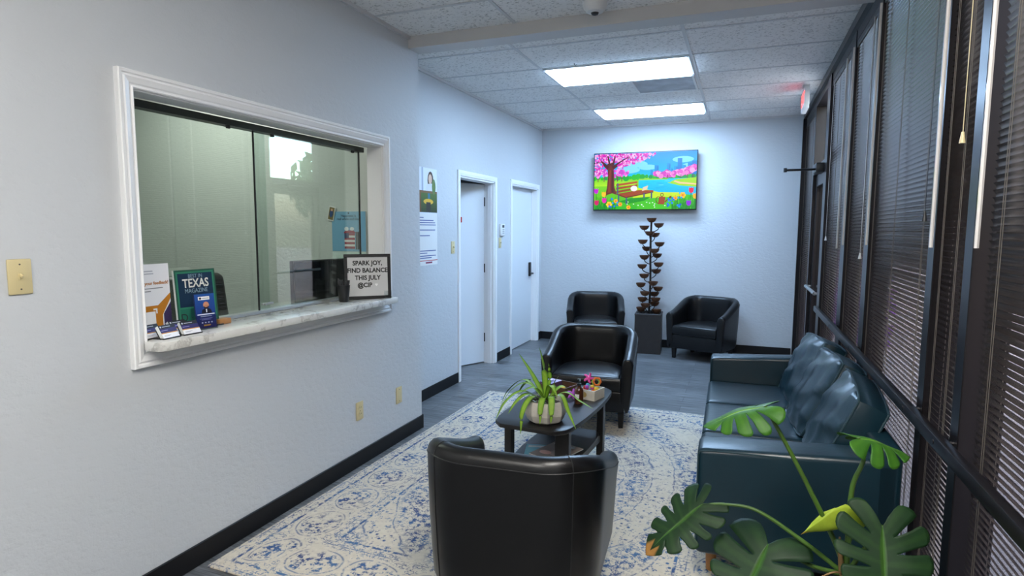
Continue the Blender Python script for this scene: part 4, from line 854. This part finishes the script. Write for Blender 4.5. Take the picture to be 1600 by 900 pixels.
b = newbm(); bmesh.ops.create_icosphere(b, subdivisions=2, radius=0.020); o = obj('stress_ball', b, M['toy_violet'], smooth=60); o.location = on_tray(0.085, 0.03, 0.030); tag(o, 'violet squeeze ball inside the walnut tray box', 'ball')

# ------------------------------------------------------------------ bowl fountain
ft = thing('bowl_fountain', 'tall tiered copper bowl fountain rising from a square dark planter', 'fountain', (-1.07, 7.60, 0), math.radians(4))
b = newbm(); h = 0.165; a0 = [(-h, -h), (h, -h), (h, h), (-h, h)]
prism(b, [(x*0.98, y*0.98) for x, y in a0], 0, 0.485, 0.004, 1); obj('planter', b, M['planter'], ft)
b = newbm()
for lo, hi in (((-h, -h), (h, -h+0.02)), ((-h, h-0.02), (h, h)), ((-h, -h+0.02), (-h+0.02, h-0.02)), ((h-0.02, -h+0.02), (h, h-0.02))): bx(b, (*lo, 0.48), (*hi, 0.503), 0.003, 1)
obj('planter_rim', b, M['planter'], ft)
b = newbm(); rr = random.Random(4)
for k in range(70): bmesh.ops.create_icosphere(b, subdivisions=1, radius=rr.uniform(.012, .02), matrix=tf((rr.uniform(-.125, .125), rr.uniform(-.125, .125), 0.486), (0, 0, 0), (1.2, 1, .6)))
tag(obj('pebbles', b, M['rust_dark'], ft, 60), kind='stuff')
b = newbm(); tube(b, spline([(0, 0, 0.48), (0.006, 0, 0.9), (-0.004, 0.0, 1.3), (0.0, 0, 1.665)], 6), 0.013, 10); obj('pole', b, M['rust_dark'], ft)
bowls = [(0, 1.690, 'c'), (-.085, 1.595, 'l'), (.09, 1.625, 'r'), (-.012, 1.525, 'f'), (.04, 1.505, 'b'), (-.10, 1.42, 'l'), (.105, 1.39, 'r'), (-.055, 1.33, 'b'), (.05, 1.31, 'f'), (.075, 1.245, 'b'), (-.075, 1.225, 'l'), (.10, 1.135, 'r'), (-.10, 1.11, 'l'), (.07, 1.045, 'b'), (-.065, .995, 'f'), (.045, .905, 'f'), (-.11, .875, 'l'), (.10, .83, 'r'), (-.05, .775, 'f'), (.055, .755, 'b'), (-.085, .69, 'l'), (.075, .69, 'r'), (-.04, .625, 'f')]
bowls = [(x, .54+(z-.54)*1.0, s) for x, z, s in bowls] + [(.06, .63, 'b'), (-.10, .565, 'l'), (.09, .545, 'r')]
for x, z, s in bowls:
    y = {'c': 0, 'l': -0.01, 'r': 0.01, 'f': -0.085, 'b': 0.075}[s]; R0 = 0.056
    b = newbm(); lathe(b, [(0.005, -0.058), (0.028, -0.053), (0.047, -0.037), (0.058, -0.016), (0.062, 0.0), (0.059, 0.0), (0.054, -0.016), (0.042, -0.037), (0.0, -0.050)], (x, y, z), 20)
    bw = obj('bowl', b, M['rust'], ft, 60)
    if s != 'c':
        b = newbm(); tube(b, spline([(0, 0, z-0.115), (x*0.5, y*0.5, z-0.10), (x*0.9, y*0.9, z-0.075), (x, y, z-0.047)], 4), 0.006, 6); obj('stem', b, M['rust_dark'], bw)

# ------------------------------------------------------------------ monstera by the sofa
mo = thing('monstera_plant', 'large potted monstera with split leaves at the end of the sofa', 'potted plant', (0.33, 1.98, 0))
MO = Vector((0.33, 1.98, 0))
b = newbm(); lathe(b, [(0.12, 0), (0.125, 0.01), (0.155, 0.28), (0.162, 0.30), (0.150, 0.30), (0.145, 0.27)], n=28); obj('pot', b, M['planter'], mo)
b = newbm(); lathe(b, [(0.143, 0.25), (0.143, 0.265)], n=24); obj('soil', b, M['soil'], mo)
def W2L(p): return Vector(p)-MO
OUT = [(0.06, -0.10), (0.22, -0.26), (0.43, -0.22), (0.56, -0.02), (0.60, 0.20), (0.57, 0.42), (0.47, 0.64), (0.32, 0.84), (0.14, 0.99), (0.0, 1.08)]
def outline(u):
    f = u*(len(OUT)-1); i = min(int(f), len(OUT)-2); P = [Vector((*q, 0)) for q in OUT]
    Q = [2*P[0]-P[1]]+P+[2*P[-1]-P[-2]]; a, b_, c, d = Q[i:i+4]; t = f-i
    return 0.5*((2*b_)+(c-a)*t+(2*a-5*b_+4*c-d)*t*t+(3*b_-3*c+d-a)*t**3)
def monstera_leaf(base, tip, nrm, m, width=1.0, droop=0.25, cup=0.2, slits=((0.24, .30), (0.38, .34), (0.52, .36), (0.65, .40), (0.78, .45)), seed=0, brown=0.0, roll=0.0):
    """leaf with lateral lobes: base = petiole joint, tip = leaf tip (world), nrm = upward face"""
    base, tip = Vector(base), Vector(tip); ax = tip-base; Ln = ax.length; ax.normalize(); n = Vector(nrm); n = (n-ax*n.dot(ax)).normalized(); sd = ax.cross(n); rd = random.Random(seed)
    b = newbm(); lay = b.loops.layers.float_color.new('Vein')
    def place(x, y):
        z = -droop*(y**2)*0.55-cup*0.9*x*x*(1 if True else 0)+0.05*abs(x)
        z += 0.012*math.sin(9*y+seed)+0.01*math.sin(7*x+3*y+seed)
        if roll: xx = x; z += roll*x
        return base+ax*(y*Ln)+sd*(x*Ln*width)+n*(z*Ln)
    NV = 12
    for sgn in (1, -1):
        cuts = [0.0]+[c+rd.uniform(-.02, .02) for c, _ in slits]+[1.0]; deps = [None]+[d+rd.uniform(-.05, .08) for _, d in slits]+[None]
        for li in range(len(cuts)-1):
            u0, u1 = cuts[li], cuts[li+1]; NU = 7; grid = []
            for j in range(NV+1):
                v = j/NV; row = []
                def gap(d):
                    if d is None or v <= d: return 0.0
                    w = (v-d)/(1-d); return 0.020*math.sin(min(1, w*1.6)*PI/2)**0.8*(1.0 if w < .75 else 1.0+(w-.75)*0.9)
                g0, g1 = gap(deps[li]), gap(deps[li+1]); a, c = u0+g0, u1-g1
                if a > c: a = c = (a+c)/2
                for i in range(NU+1):
                    u = a+(c-a)*i/NU; s = abs(2*i/NU-1)
                    vv = v*(1-0.10*(s**3)*(v**4)) if 0 < li < len(cuts)-2 else v*(1-0.05*s**3*v**4)
                    B = outline(u); root = 0.92*u**1.25
                    x = B.x*vv; y = root+(B.y-root)*(vv**1.15)
                    q = place(sgn*x, y); rib = max(0, 1-abs(2*i/NU-1)*5)
                    edge = max(0, (v-0.86)*7)*(1 if rd.random() < brown*0.5 and u > 0.6 else 0) if brown else 0
                    row.append((b.verts.new(q), min(1, max(0, 1-v*16)+0.35*rib), 1.0 if (brown and u > 1-brown and v > 0.45) else 0.0))
                grid.append(row)
            for j in range(NV):
                for i in range(NU):
                    q = (grid[j][i], grid[j][i+1], grid[j+1][i+1], grid[j+1][i])
                    try: f = b.faces.new([k[0] for k in q])
                    except ValueError: continue
                    for lp, k in zip(f.loops, q): lp[lay] = (k[1], k[2], 0, 1)
    bmesh.ops.remove_doubles(b, verts=b.verts, dist=1e-5); b.transform(Matrix.Translation(-MO))
    o = obj('leaf', b, m, mo, 70); md = o.modifiers.new('thickness', 'SOLIDIFY'); md.thickness = 0.0008; md.use_even_offset = False
    return o
def petiole(pts, r0, r1, m=None):
    P = spline([W2L(p) for p in pts], 8); n = len(P); b = newbm(); tube(b, P, [r0+(r1-r0)*i/(n-1) for i in range(n)], 8); obj('stem', b, m or M['stem'], mo, 60)
CR = (0.335, 1.98, 0.50)
monstera_leaf((-0.088, 2.02, 0.632), (-0.262, 1.93, 0.495), (-0.50, -0.7, 0.45), M['monstera'], 0.70, 0.25, 0.25, seed=1, brown=0.13, slits=((0.24, .34), (0.38, .40), (0.52, .42), (0.65, .48), (0.78, .55)))
monstera_leaf((0.115, 1.98, 0.552), (0.02, 1.78, 0.43), (-0.1, -0.5, 0.9), M['monstera'], 1.0, 0.2, 0.15, seed=2, slits=((0.33, .22), (0.55, .25), (0.74, .35)))
monstera_leaf((0.405, 1.90, 0.708), (0.40, 1.74, 0.50), (0.1, -0.75, 0.65), M['monstera'], 0.80, 0.2, 0.15, seed=3, slits=((0.27, .28), (0.42, .30), (0.56, .34), (0.72, .40)))
monstera_leaf((0.084, 1.95, 1.012), (-0.09, 1.93, 0.965), (0.05, -0.10, 1.0), M['monstera_light'], 0.85, 0.35, 1.0, seed=4, slits=((0.30, .25), (0.48, .28), (0.64, .32), (0.8, .45)))
monstera_leaf((0.345, 1.98, 0.935), (0.485, 2.02, 0.915), (0.1, -0.1, 1.0), M['monstera_light'], 1.0, 0.4, 1.1, seed=5, slits=((0.33, .25), (0.52, .28), (0.72, .34)))
monstera_leaf((0.348, 1.96, 0.660), (0.205, 1.90, 0.655), (0.0, 0.55, 0.8), M['monstera_yellow'], 0.36, 0.1, -1.2, seed=6, slits=(), brown=0.05)
petiole([CR, (0.30, 1.98, 0.60), (0.19, 1.965, 0.82), (0.084, 1.95, 1.012)], 0.009, 0.0055)
petiole([CR, (0.335, 1.98, 0.62), (0.338, 1.98, 0.78), (0.362, 1.98, 0.87), (0.345, 1.98, 0.935)], 0.010, 0.005)
petiole([CR, (0.22, 1.99, 0.575), (0.08, 2.01, 0.645), (-0.02, 2.02, 0.645), (-0.088, 2.02, 0.632)], 0.008, 0.004)
petiole([CR, (0.24, 1.97, 0.515), (0.16, 1.97, 0.545), (0.115, 1.98, 0.552)], 0.008, 0.0045)
petiole([CR, (0.37, 1.95, 0.60), (0.40, 1.92, 0.69), (0.405, 1.90, 0.708)], 0.008, 0.0045)
petiole([(0.335, 1.98, 0.59), (0.345, 1.97, 0.65), (0.348, 1.96, 0.660)], 0.006, 0.004)
petiole([(0.33, 1.98, 0.26), (0.325, 1.985, 0.38), CR], 0.022, 0.016, M['stem_brown'])
petiole([(0.325, 1.975, 0.50), (0.315, 1.972, 0.57), (0.312, 1.975, 0.62)], 0.010, 0.003, M['stem_brown'])
petiole([(0.345, 1.97, 0.49), (0.30, 1.93, 0.53), (0.23, 1.90, 0.50)], 0.004, 0.002, M['stem_brown'])

# ------------------------------------------------------------------ on the reception counter
def standee(name, label, cat, y0, y1, h, x, yaw, lean, back=0.05, holder=True):
    """upright card of width y1-y0 facing +x turned by yaw; returns thing and the local frame of its face"""
    t = thing(name, label, cat, (x, (y0+y1)/2, ZT+0.0008), yaw); w = y1-y0
    d = Vector((-math.sin(lean), 0, math.cos(lean))); fm = frame_mat((0.0, -w/2, 0.0), (0, 1, 0), d)
    return t, fm, w
def slab(par, name, fm, w, h, th, m, z=0.0):
    b = newbm(); bx(b, (0, 0, -th+z), (w, h, z)); b.transform(fm); return obj(name, b, m, par, 0)
ink = mat('dark_ink', (0.02, 0.02, 0.02), 0.6); orange = mat('orange_ink', (0.45, 0.16, 0.02), 0.6); grey_ink = mat('grey_ink', (0.35, 0.35, 0.37), 0.6); cream_ink = mat('cream_ink', (0.72, 0.70, 0.62), 0.6); steel_ink = mat('steel_ink', (0.25, 0.36, 0.42), 0.6)
t, fm, w = standee('feedback_sign', 'white and orange feedback sign standing at the end of the counter', 'sign', 1.690+0.03, 1.915, 0.30, -2.362, 0.05, 0.03)
h = 0.305; slab(t, 'board', fm, w, h, 0.004, M['paper']); b = newbm(); bx(b, (-0.015, -w/2, 0), (0.01, w/2, 0.004)); obj('foot', b, M['clear_acrylic'], t, 0)
p = Pic(); p.rect(0, 0, w, h, 'eceaea'); p.poly([(0.155*w/.195, 0), (w, 0), (w, 0.135), (0.155*w/.195, 0.085)], '382a52'); p.poly([(0, 0), (0.15, 0), (0.15, 0.08), (w, 0.15), (w, 0.175), (0.13, 0.125), (0.0, 0.125)], 'c07a18'); p.rect(0.012, 0.02, 0.115, 0.10, 'f0eeec')
p.rect(0.0, 0.105, 0.02, 0.112, 'f0eeec'); p.rect(0.105, 0.105, 0.125, 0.112, 'f0eeec'); p.rect(0.118, 0.09, 0.125, 0.112, 'f0eeec')
p.disc(0.030, 0.268, 0.014, '3a3a44'); p.disc(0.036, 0.264, 0.008, 'eceaea'); p.rect(0.058, 0.272, 0.115, 0.277, 'b4b4ba'); p.rect(0.058, 0.261, 0.118, 0.266, 'b4b4ba')
p.rect(0.01, 0.198, 0.16, 0.202, '8a8a8a'); p.rect(0.05, 0.186, 0.10, 0.190, '8a8a8a'); p.done('printed_face', M['print'], t, fm @ Matrix.Translation((0, 0, 0.0004)))
lettering('lettering', 'Leave your feedback!', 0.0195, orange, t, fm @ Matrix.Translation((w-0.006, 0.222, 0.0012)), align='RIGHT', bold=0.0005)
t, fm, w = standee('magazine_stand', 'green and navy magazine cover on an upright stand behind the blue brochures', 'magazine', 1.935, 2.145, 0.27, -2.345, -0.06, 0.08)
h = 0.27; slab(t, 'cover_board', fm, w, h, 0.012, M['paper']); b = newbm(); bx(b, (-0.02, -w/2, 0), (0.03, w/2, 0.005)); obj('foot', b, M['dark'], t, 0)
p = Pic(); p.rect(0, 0, w, h, '24533f'); p.rect(0.008, 0.008, w-0.008, h-0.008, '2e7a5c'); p.rect(0.016, 0.10, w-0.016, h-0.016, '0f2c46'); p.rect(0.016, 0.012, w-0.016, 0.092, '1f6a54')
p.poly([(w-0.016, 0.02), (w-0.05, 0.04), (w-0.03, 0.07), (w-0.016, 0.09)], '0d3a30'); p.done('printed_cover', M['print'], t, fm @ Matrix.Translation((0, 0, 0.0004)))
F = lambda x, y: fm @ Matrix.Translation((x, y, 0.0012))
lettering('lettering', 'BEST IN', 0.024, steel_ink, t, F(w/2, 0.240), xs=0.9); lettering('lettering', 'TEXAS', 0.056, cream_ink, t, F(w/2, 0.206), bold=0.001, xs=0.82); lettering('lettering', 'MAGAZINE', 0.028, steel_ink, t, F(w/2, 0.172), xs=0.85); lettering('lettering', 'D', 0.05, ink, t, F(0.032, 0.052))
t, fm, w = standee('brochure_holder', 'clear holder of blue brochures with a portrait in front of the green magazine', 'brochure holder', 1.965, 2.066, 0.2, -2.272, -0.18, 0.10)
fm = fm @ Matrix.Diagonal((1, 0.85, 1, 1)); h = 0.185; slab(t, 'brochure', fm @ Matrix.Translation((0.004, 0.006, 0)), w-0.008, h, 0.010, mat('navy_paper', (0.02, 0.03, 0.12), 0.5))
p = Pic(); p.vgrad(0.004, 0.006, w-0.004, 0.19, '221a5a', '1c4a9a'); p.vgrad(0.004, 0.085, w-0.004, 0.19, '1a3a84', '20529c'); p.rect(0.020, 0.158, 0.074, 0.176, 'f2f2f2'); p.disc(0.030, 0.167, 0.006, '3a3440'); p.rect(0.038, 0.164, 0.070, 0.169, 'a8a8b0')
p.poly([(0.030, 0.085), (0.034, 0.105), (0.048, 0.112), (0.064, 0.112), (0.076, 0.105), (0.082, 0.085)], '16162a'); p.disc(0.055, 0.130, 0.014, 'c98a6a', 0.018, 14); p.disc(0.055, 0.120, 0.012, '2a1c18', 0.009, 12); p.disc(0.055, 0.124, 0.009, 'b87a5c', 0.006); p.poly([(0.052, 0.108), (0.058, 0.108), (0.057, 0.090), (0.053, 0.090)], 'dfe2ea')
p.rect(0.010, 0.078, 0.092, 0.083, 'd8dcea'); p.rect(0.024, 0.068, 0.078, 0.072, 'b8bcd4'); p.rect(0.02, 0.056, 0.08, 0.059, '8a8ac0'); p.rect(0.028, 0.050, 0.072, 0.053, '8a8ac0')
for k in range(4): p.disc(0.030+0.015*k, 0.036, 0.004, 'c8c8e8')
p.rect(0.036, 0.018, 0.068, 0.025, 'd09a3a'); p.done('printed_face', M['print'], t, fm @ Matrix.Translation((0, 0, 0.0005)))
b = newbm(); bx(b, (0, 0, 0.001), (w, 0.075, 0.004)); bx(b, (0, 0, -0.03), (0.002, 0.075, 0.004)); bx(b, (w-0.002, 0, -0.03), (w, 0.075, 0.004)); bx(b, (0, 0, -0.032), (w, 0.12, -0.030)); bx(b, (0, -0.003, -0.032), (w, 0, 0.004)); b.transform(fm); obj('acrylic_pocket', b, M['clear_acrylic'], t, 0)
b = newbm(); bx(b, (-0.05, -0.035, 0), (0.0, 0.035, 0.026), 0.003); o = obj('wooden_block', b, M['oak']); o.location = (-2.315, 2.160, ZT+0.0005); tag(o, 'small honey wooden block behind the blue brochure holder', 'block')
def card_holder(x, y, yaw, label, top):
    t = thing('business_card_holder', label, 'card holder', (x, y, ZT+0.0008), yaw); w = 0.086; ln = 0.55
    d = Vector((-math.sin(ln), 0, math.cos(ln))); fm = frame_mat((0.015, -w/2, 0.004), (0, 1, 0), d)
    b = newbm(); bx(b, (0.002, 0.0, -0.016), (w-0.002, 0.060, -0.001)); b.transform(fm); obj('card_stack', b, M['paper'], t, 0)
    b = newbm(); bx(b, (0.0, -0.002, -0.02), (w, 0.05, -0.0165)); bx(b, (0, -0.004, -0.02), (w, -0.001, 0.004)); b.transform(fm); bx(b, (-0.045, -w/2, 0), (0.02, w/2, 0.004)); obj('tray', b, M['dark'], t, 0)
    p = Pic(); p.rect(0.002, 0, w-0.002, 0.060, 'eeeef0'); p.rect(0.002, 0.024, w-0.002, 0.044, '2c2260'); p.rect(0.002, 0.021, w-0.002, 0.025, 'c88a2a'); p.rect(0.002, 0.044, w-0.002, 0.060, '17171c'); p.rect(0.02, 0.050, 0.06, 0.053, 'b8b8c0'); p.rect(0.008, 0.034, 0.04, 0.036, 'a8a0d8')
    p.rect(0.010, 0.012, 0.045, 0.0135, '9a9aa8'); p.rect(0.010, 0.008, 0.038, 0.0095, '9a9aa8'); p.disc(0.012, 0.052, 0.004, 'c8c8d0'); p.done('printed_face', M['print'], t, fm @ Matrix.Translation((0, 0, 0.0002))); return t
card_holder(-2.235, 1.790, 0.1, 'card holder at the very front edge of the counter, nearest the casing', 0)
card_holder(-2.235, 1.895, -0.05, 'card holder between the brochures and the front card holder', 0)
card_holder(-2.295, 1.760, 0.12, 'card holder behind the front one, in front of the feedback sign', 0)
card_holder(-2.298, 1.890, -0.02, 'black-topped card holder tucked in front of the green magazine', 0)
# letter board, pen cup, acrylic block
lb = thing('letter_board', 'framed letter board reading SPARK JOY on the counter by the window casing', 'letter board', (-2.275, 3.285, ZT+0.0008), math.radians(44))
BW, BH = 0.30, 0.295; lf = frame_mat((-BW/2, 0, 0), (1, 0, 0), (0, 0.06, 1))
b = newbm(); bx(b, (0.012, 0.012, -0.018), (BW-0.012, BH-0.012, -0.008)); b.transform(lf); obj('felt_panel', b, mat('pale_letter_panel', (0.66, 0.66, 0.66), 0.5), lb, 0)
b = newbm()
for lo, hi in (((0, 0), (BW, 0.02)), ((0, BH-0.02), (BW, BH)), ((0, 0.02), (0.02, BH-0.02)), ((BW-0.02, 0.02), (BW, BH-0.02))): bx(b, (*lo, -0.026), (*hi, 0.0), 0.002, 1)
b.transform(lf); obj('frame', b, M['dark'], lb, 0)
for k, s in enumerate(('SPARK JOY,', 'FIND BALANCE', 'THIS JULY', '@CIP')): lettering('lettering', s, 0.041, ink, lb, lf @ Matrix.Translation((BW/2-(0.02 if k == 3 else 0), 0.235-0.048*k, -0.0070)), bold=0.0014, xs=0.92)
p = Pic(); p.disc(-0.004, 0.003, 0.0055, 'ffffff'); p.disc(0.004, 0.003, 0.0055, 'ffffff'); p.poly([(-0.0085, 0.001), (0, -0.011), (0.0085, 0.001), (0, 0.004)], 'ffffff'); p.done('heart', M['print'], lb, lf @ Matrix.Translation((BW/2+0.055, 0.092, -0.0072)))
pc = thing('pen_cup', 'black tapered cup on the counter in front of the letter board', 'pen cup', (-2.335, 3.105, ZT+0.0008))
b = newbm(); lathe(b, [(0.028, 0), (0.030, 0.003), (0.040, 0.105), (0.037, 0.105), (0.028, 0.01), (0.0, 0.008)], n=24); obj('cup', b, M['dark'], pc)
rr = random.Random(9)
for k in range(11):
    a = 2*PI*k/11; l = rr.uniform(0.135, 0.155); b = newbm(); x0, y0, x1, y1 = 0.014*math.cos(a), 0.014*math.sin(a), 0.034*math.cos(a), 0.034*math.sin(a)
    sc_ = l/0.15; cyl(b, (x0, y0, 0.010), (x0+(x1-x0)*0.85, y0+(y1-y0)*0.85, 0.118*sc_), 0.0042, n=8); cyl(b, (x0+(x1-x0)*0.85, y0+(y1-y0)*0.85, 0.118*sc_), (x1, y1, 0.142*sc_), 0.0055, n=8)
    o = obj('pen', b, mat('charcoal_pen', (0.035, 0.035, 0.037), 0.45) if k == 0 else bpy.data.materials['charcoal_pen']); o.location = (-2.335, 3.105, ZT+0.001)
    tag(o, 'charcoal capped pen standing in the black cup on the counter', 'pen', 'pens in the black cup')
ab = newbm(); bx(ab, (-0.006, -0.025, 0), (0.006, 0.025, 0.052), 0.002); o = obj('acrylic_block', ab, M['clear_acrylic']); o.location = (-2.182, 3.372, ZT+0.001); o.rotation_euler = (0, 0, math.radians(-46)); tag(o, 'small clear acrylic block at the corner of the letter board', 'acrylic block')

# ------------------------------------------------------------------ reception office behind the glass
dk = thing('office_desk', 'grey office desk behind the reception glass', 'desk', (-2.83, 2.6, 0))
b = newbm(); bx(b, (-0.05, -1.1, 0.72), (0.40, 1.2, 0.75), 0.004); obj('desktop', b, M['grey_metal'], dk)
for y in (-1.05, 1.13):
    b = newbm(); bx(b, (-0.03, y, 0), (0.36, y+0.03, 0.72)); obj('leg', b, M['grey_metal'], dk, 0)
mn = thing('computer_monitor', 'black computer monitor on the office desk behind the letter board', 'monitor', (-2.66, 3.32, 0.7505), math.radians(-12))
b = newbm(); bx(b, (-0.02, -0.255, 0.30), (0.02, 0.245, 0.585), 0.006); obj('screen_housing', b, M['dark'], mn)
b = newbm(); bx(b, (0.02, -0.245, 0.31), (0.0215, 0.235, 0.575)); obj('back_panel', b, mat('glossy_black', (0.006, 0.006, 0.008), 0.12), mn, 0)
b = newbm(); cyl(b, (-0.03, 0, 0.01), (-0.03, 0, 0.42), 0.02); cyl(b, (-0.03, 0, 0), (-0.03, 0, 0.015), 0.11, n=28); obj('stand', b, M['dark'], mn)
oc = thing('office_chair', 'black leather high-back office chair behind the reception glass', 'office chair', (-3.17, 3.03, -0.04), math.radians(94))
b = newbm(); bx(b, (-0.25, -0.25, 0.44), (0.25, 0.25, 0.54), 0.04, 4); obj('seat', b, M['black_leather'], oc, 50)
b = newbm(); bx(b, (-0.25, 0.20, 0.55), (0.25, 0.31, 1.27), 0.05, 5)
for v in b.verts: v.co.y += 0.12*(max(0, v.co.z-0.55))**1.5; v.co.x *= 1-0.18*max(0, v.co.z-0.9)
obj('backrest', b, M['black_leather'], oc, 50)
for s in (-1, 1):
    b = newbm(); tube(b, spline([(s*0.26, 0.24, 0.66), (s*0.30, 0.12, 0.74), (s*0.30, -0.14, 0.73), (s*0.28, -0.18, 0.50)]), 0.025, 10); obj('armrest', b, M['dark'], oc)
b = newbm(); cyl(b, (0, 0, 0.10), (0, 0, 0.44), 0.03); obj('gas_lift', b, M['dark'], oc)
for k in range(5):
    a = 2*PI*k/5; b = newbm(); tube(b, [(0, 0, 0.11), (0.30*math.cos(a), 0.30*math.sin(a), 0.075)], 0.02, 8); l = obj('base_leg', b, M['dark'], oc); b = newbm(); cyl(b, (0.30*math.cos(a)-0.02, 0.30*math.sin(a), 0.03), (0.30*math.cos(a)+0.02, 0.30*math.sin(a), 0.03), 0.03, n=14); obj('caster', b, M['dark'], l)
cl = thing('wall_calendar', 'sky blue wall calendar seen through the reception glass above the letter board', 'calendar', (-2.83, 3.849, 1.37))
b = newbm(); bx(b, (-0.155, -0.006, 0), (0.155, 0, 0.305)); obj('picture_sheet', b, M['paper'], cl, 0)
b = newbm(); bx(b, (-0.155, -0.004, -0.235), (0.155, 0, -0.002)); obj('date_sheet', b, M['paper'], cl, 0)
p = Pic(); p.rect(-0.155, 0, 0.155, 0.305, '7fb4d4'); p.disc(0.0, 0.292, 0.006, '20303a')
for k in range(7): p.rect(-0.04, 0.02+0.017*k, 0.055, 0.037+0.017*k, 'a03040' if k % 2 == 0 else 'e8e4e0')
p.rect(-0.04, 0.10, 0.0, 0.14, '2a3a64'); p.poly([(-0.05, 0.14), (0.065, 0.14), (0.045, 0.16), (-0.03, 0.16)], 'a03040'); p.rect(0.062, 0.015, 0.10, 0.15, '2a2e34'); p.rect(0.072, 0.015, 0.078, 0.15, '8a929a'); p.disc(-0.02, 0.172, 0.02, 'eef2f4', 0.016); p.disc(0.03, 0.172, 0.02, 'eef2f4', 0.014)
p.rect(-0.155, -0.235, 0.155, -0.002, 'd4e4de')
for k in range(5):
    p.rect(-0.145, -0.215+0.035*k, 0.145, -0.2135+0.035*k, '8aa09a')
for k in range(8): p.rect(-0.145+0.0414*k, -0.215, -0.1435+0.0414*k, -0.05, '8aa09a')
p.done('printed_face', M['print'], cl, frame_mat((0, -0.0064, 0), (1, 0, 0), (0, 0, 1)))
lettering('lettering', 'Happiness is', 0.028, ink, cl, frame_mat((0.0, -0.0070, 0.272), (1, 0, 0), (0, 0, 1))); lettering('lettering', 'red white and blue', 0.028, ink, cl, frame_mat((0.0, -0.0070, 0.247), (1, 0, 0), (0, 0, 1)))
pc = thing('photo_card', 'small tilted photo card pinned at the corner of the blue calendar', 'photo card', (-2.985, 3.842, 1.66))
b = newbm(); bx(b, (-0.03, -0.004, -0.055), (0.03, 0.0, 0.055)); b.transform(Euler((0, 0.22, 0)).to_matrix().to_4x4()); obj('card', b, M['paper'], pc, 0)
p = Pic(); p.rect(-0.024, -0.048, 0.024, 0.048, '7a6a3a'); p.disc(0.0, 0.0, 0.016, '2a4a7a', 0.03); p.disc(0.0, 0.028, 0.010, 'd8a888'); p.done('printed_face', M['print'], pc, Euler((0, 0.22, 0)).to_matrix().to_4x4() @ frame_mat((0, -0.0045, 0), (1, 0, 0), (0, 0, 1)))

# ------------------------------------------------------------------ outside the windows
b = newbm(); bx(b, (0.80, -12, -0.2), (40, 40, -0.12)); struct('ground', b, M['ground'])
def tree(x, y, h, r, label, seed):
    rd = random.Random(seed); t = thing('street_tree', label, 'tree', (x, y, -0.12)); b = newbm(); tube(b, spline([(0, 0, 0), (0.05, 0.05, h*0.4), (0.0, 0.1, h*0.75)], 5), [0.14-0.006*i for i in range(11)], 8); obj('trunk', b, M['bark'], t)
    b = newbm()
    for k in range(900):
        a, c = rd.uniform(0, 2*PI), rd.uniform(-1, 1); q = r*rd.random()**0.4; s = math.sqrt(1-c*c); p0 = Vector((q*s*math.cos(a), q*s*math.sin(a), h*0.75+q*c*0.8))
        e = Euler((rd.uniform(0, 6), rd.uniform(0, 6), rd.uniform(0, 6))).to_matrix(); l = rd.uniform(.10, .2)
        b.faces.new([b.verts.new(p0+e @ Vector(v)) for v in ((-l, 0, 0), (0, -l*.5, 0.02), (l, 0, 0), (0, l*.5, 0.02))])
    obj('foliage', b, M['tree_leaf'], t, 0)
tree(5.5, 13.7, 3.7, 1.35, 'leafy tree outside seen through the transom above the exit door', 1)
tree(8.0, 5.0, 4.5, 1.9, 'leafy tree outside behind the blinds facing the sofa', 2)
hd = thing('added_violet_hedge', 'added violet hedge outside for the glow behind the lower blinds beside the exit door', 'hedge', (1.75, 11.6, -0.12))  # made-up hedge, added to give the low blinds their violet glow
b = newbm(); rd = random.Random(12)
for k in range(3600):
    p0 = Vector((rd.uniform(-.25, .25), rd.uniform(-2.0, 3.5), 1.25*rd.random()**0.8)); e = Euler((rd.uniform(0, 6), rd.uniform(0, 6), rd.uniform(0, 6))).to_matrix(); l = rd.uniform(.05, .09)
    b.faces.new([b.verts.new(p0+e @ Vector(v)) for v in ((-l, 0, 0), (0, -l*.7, 0.01), (l, 0, 0), (0, l*.7, 0.01))])
obj('foliage', b, M['glow_violet'], hd, 0)
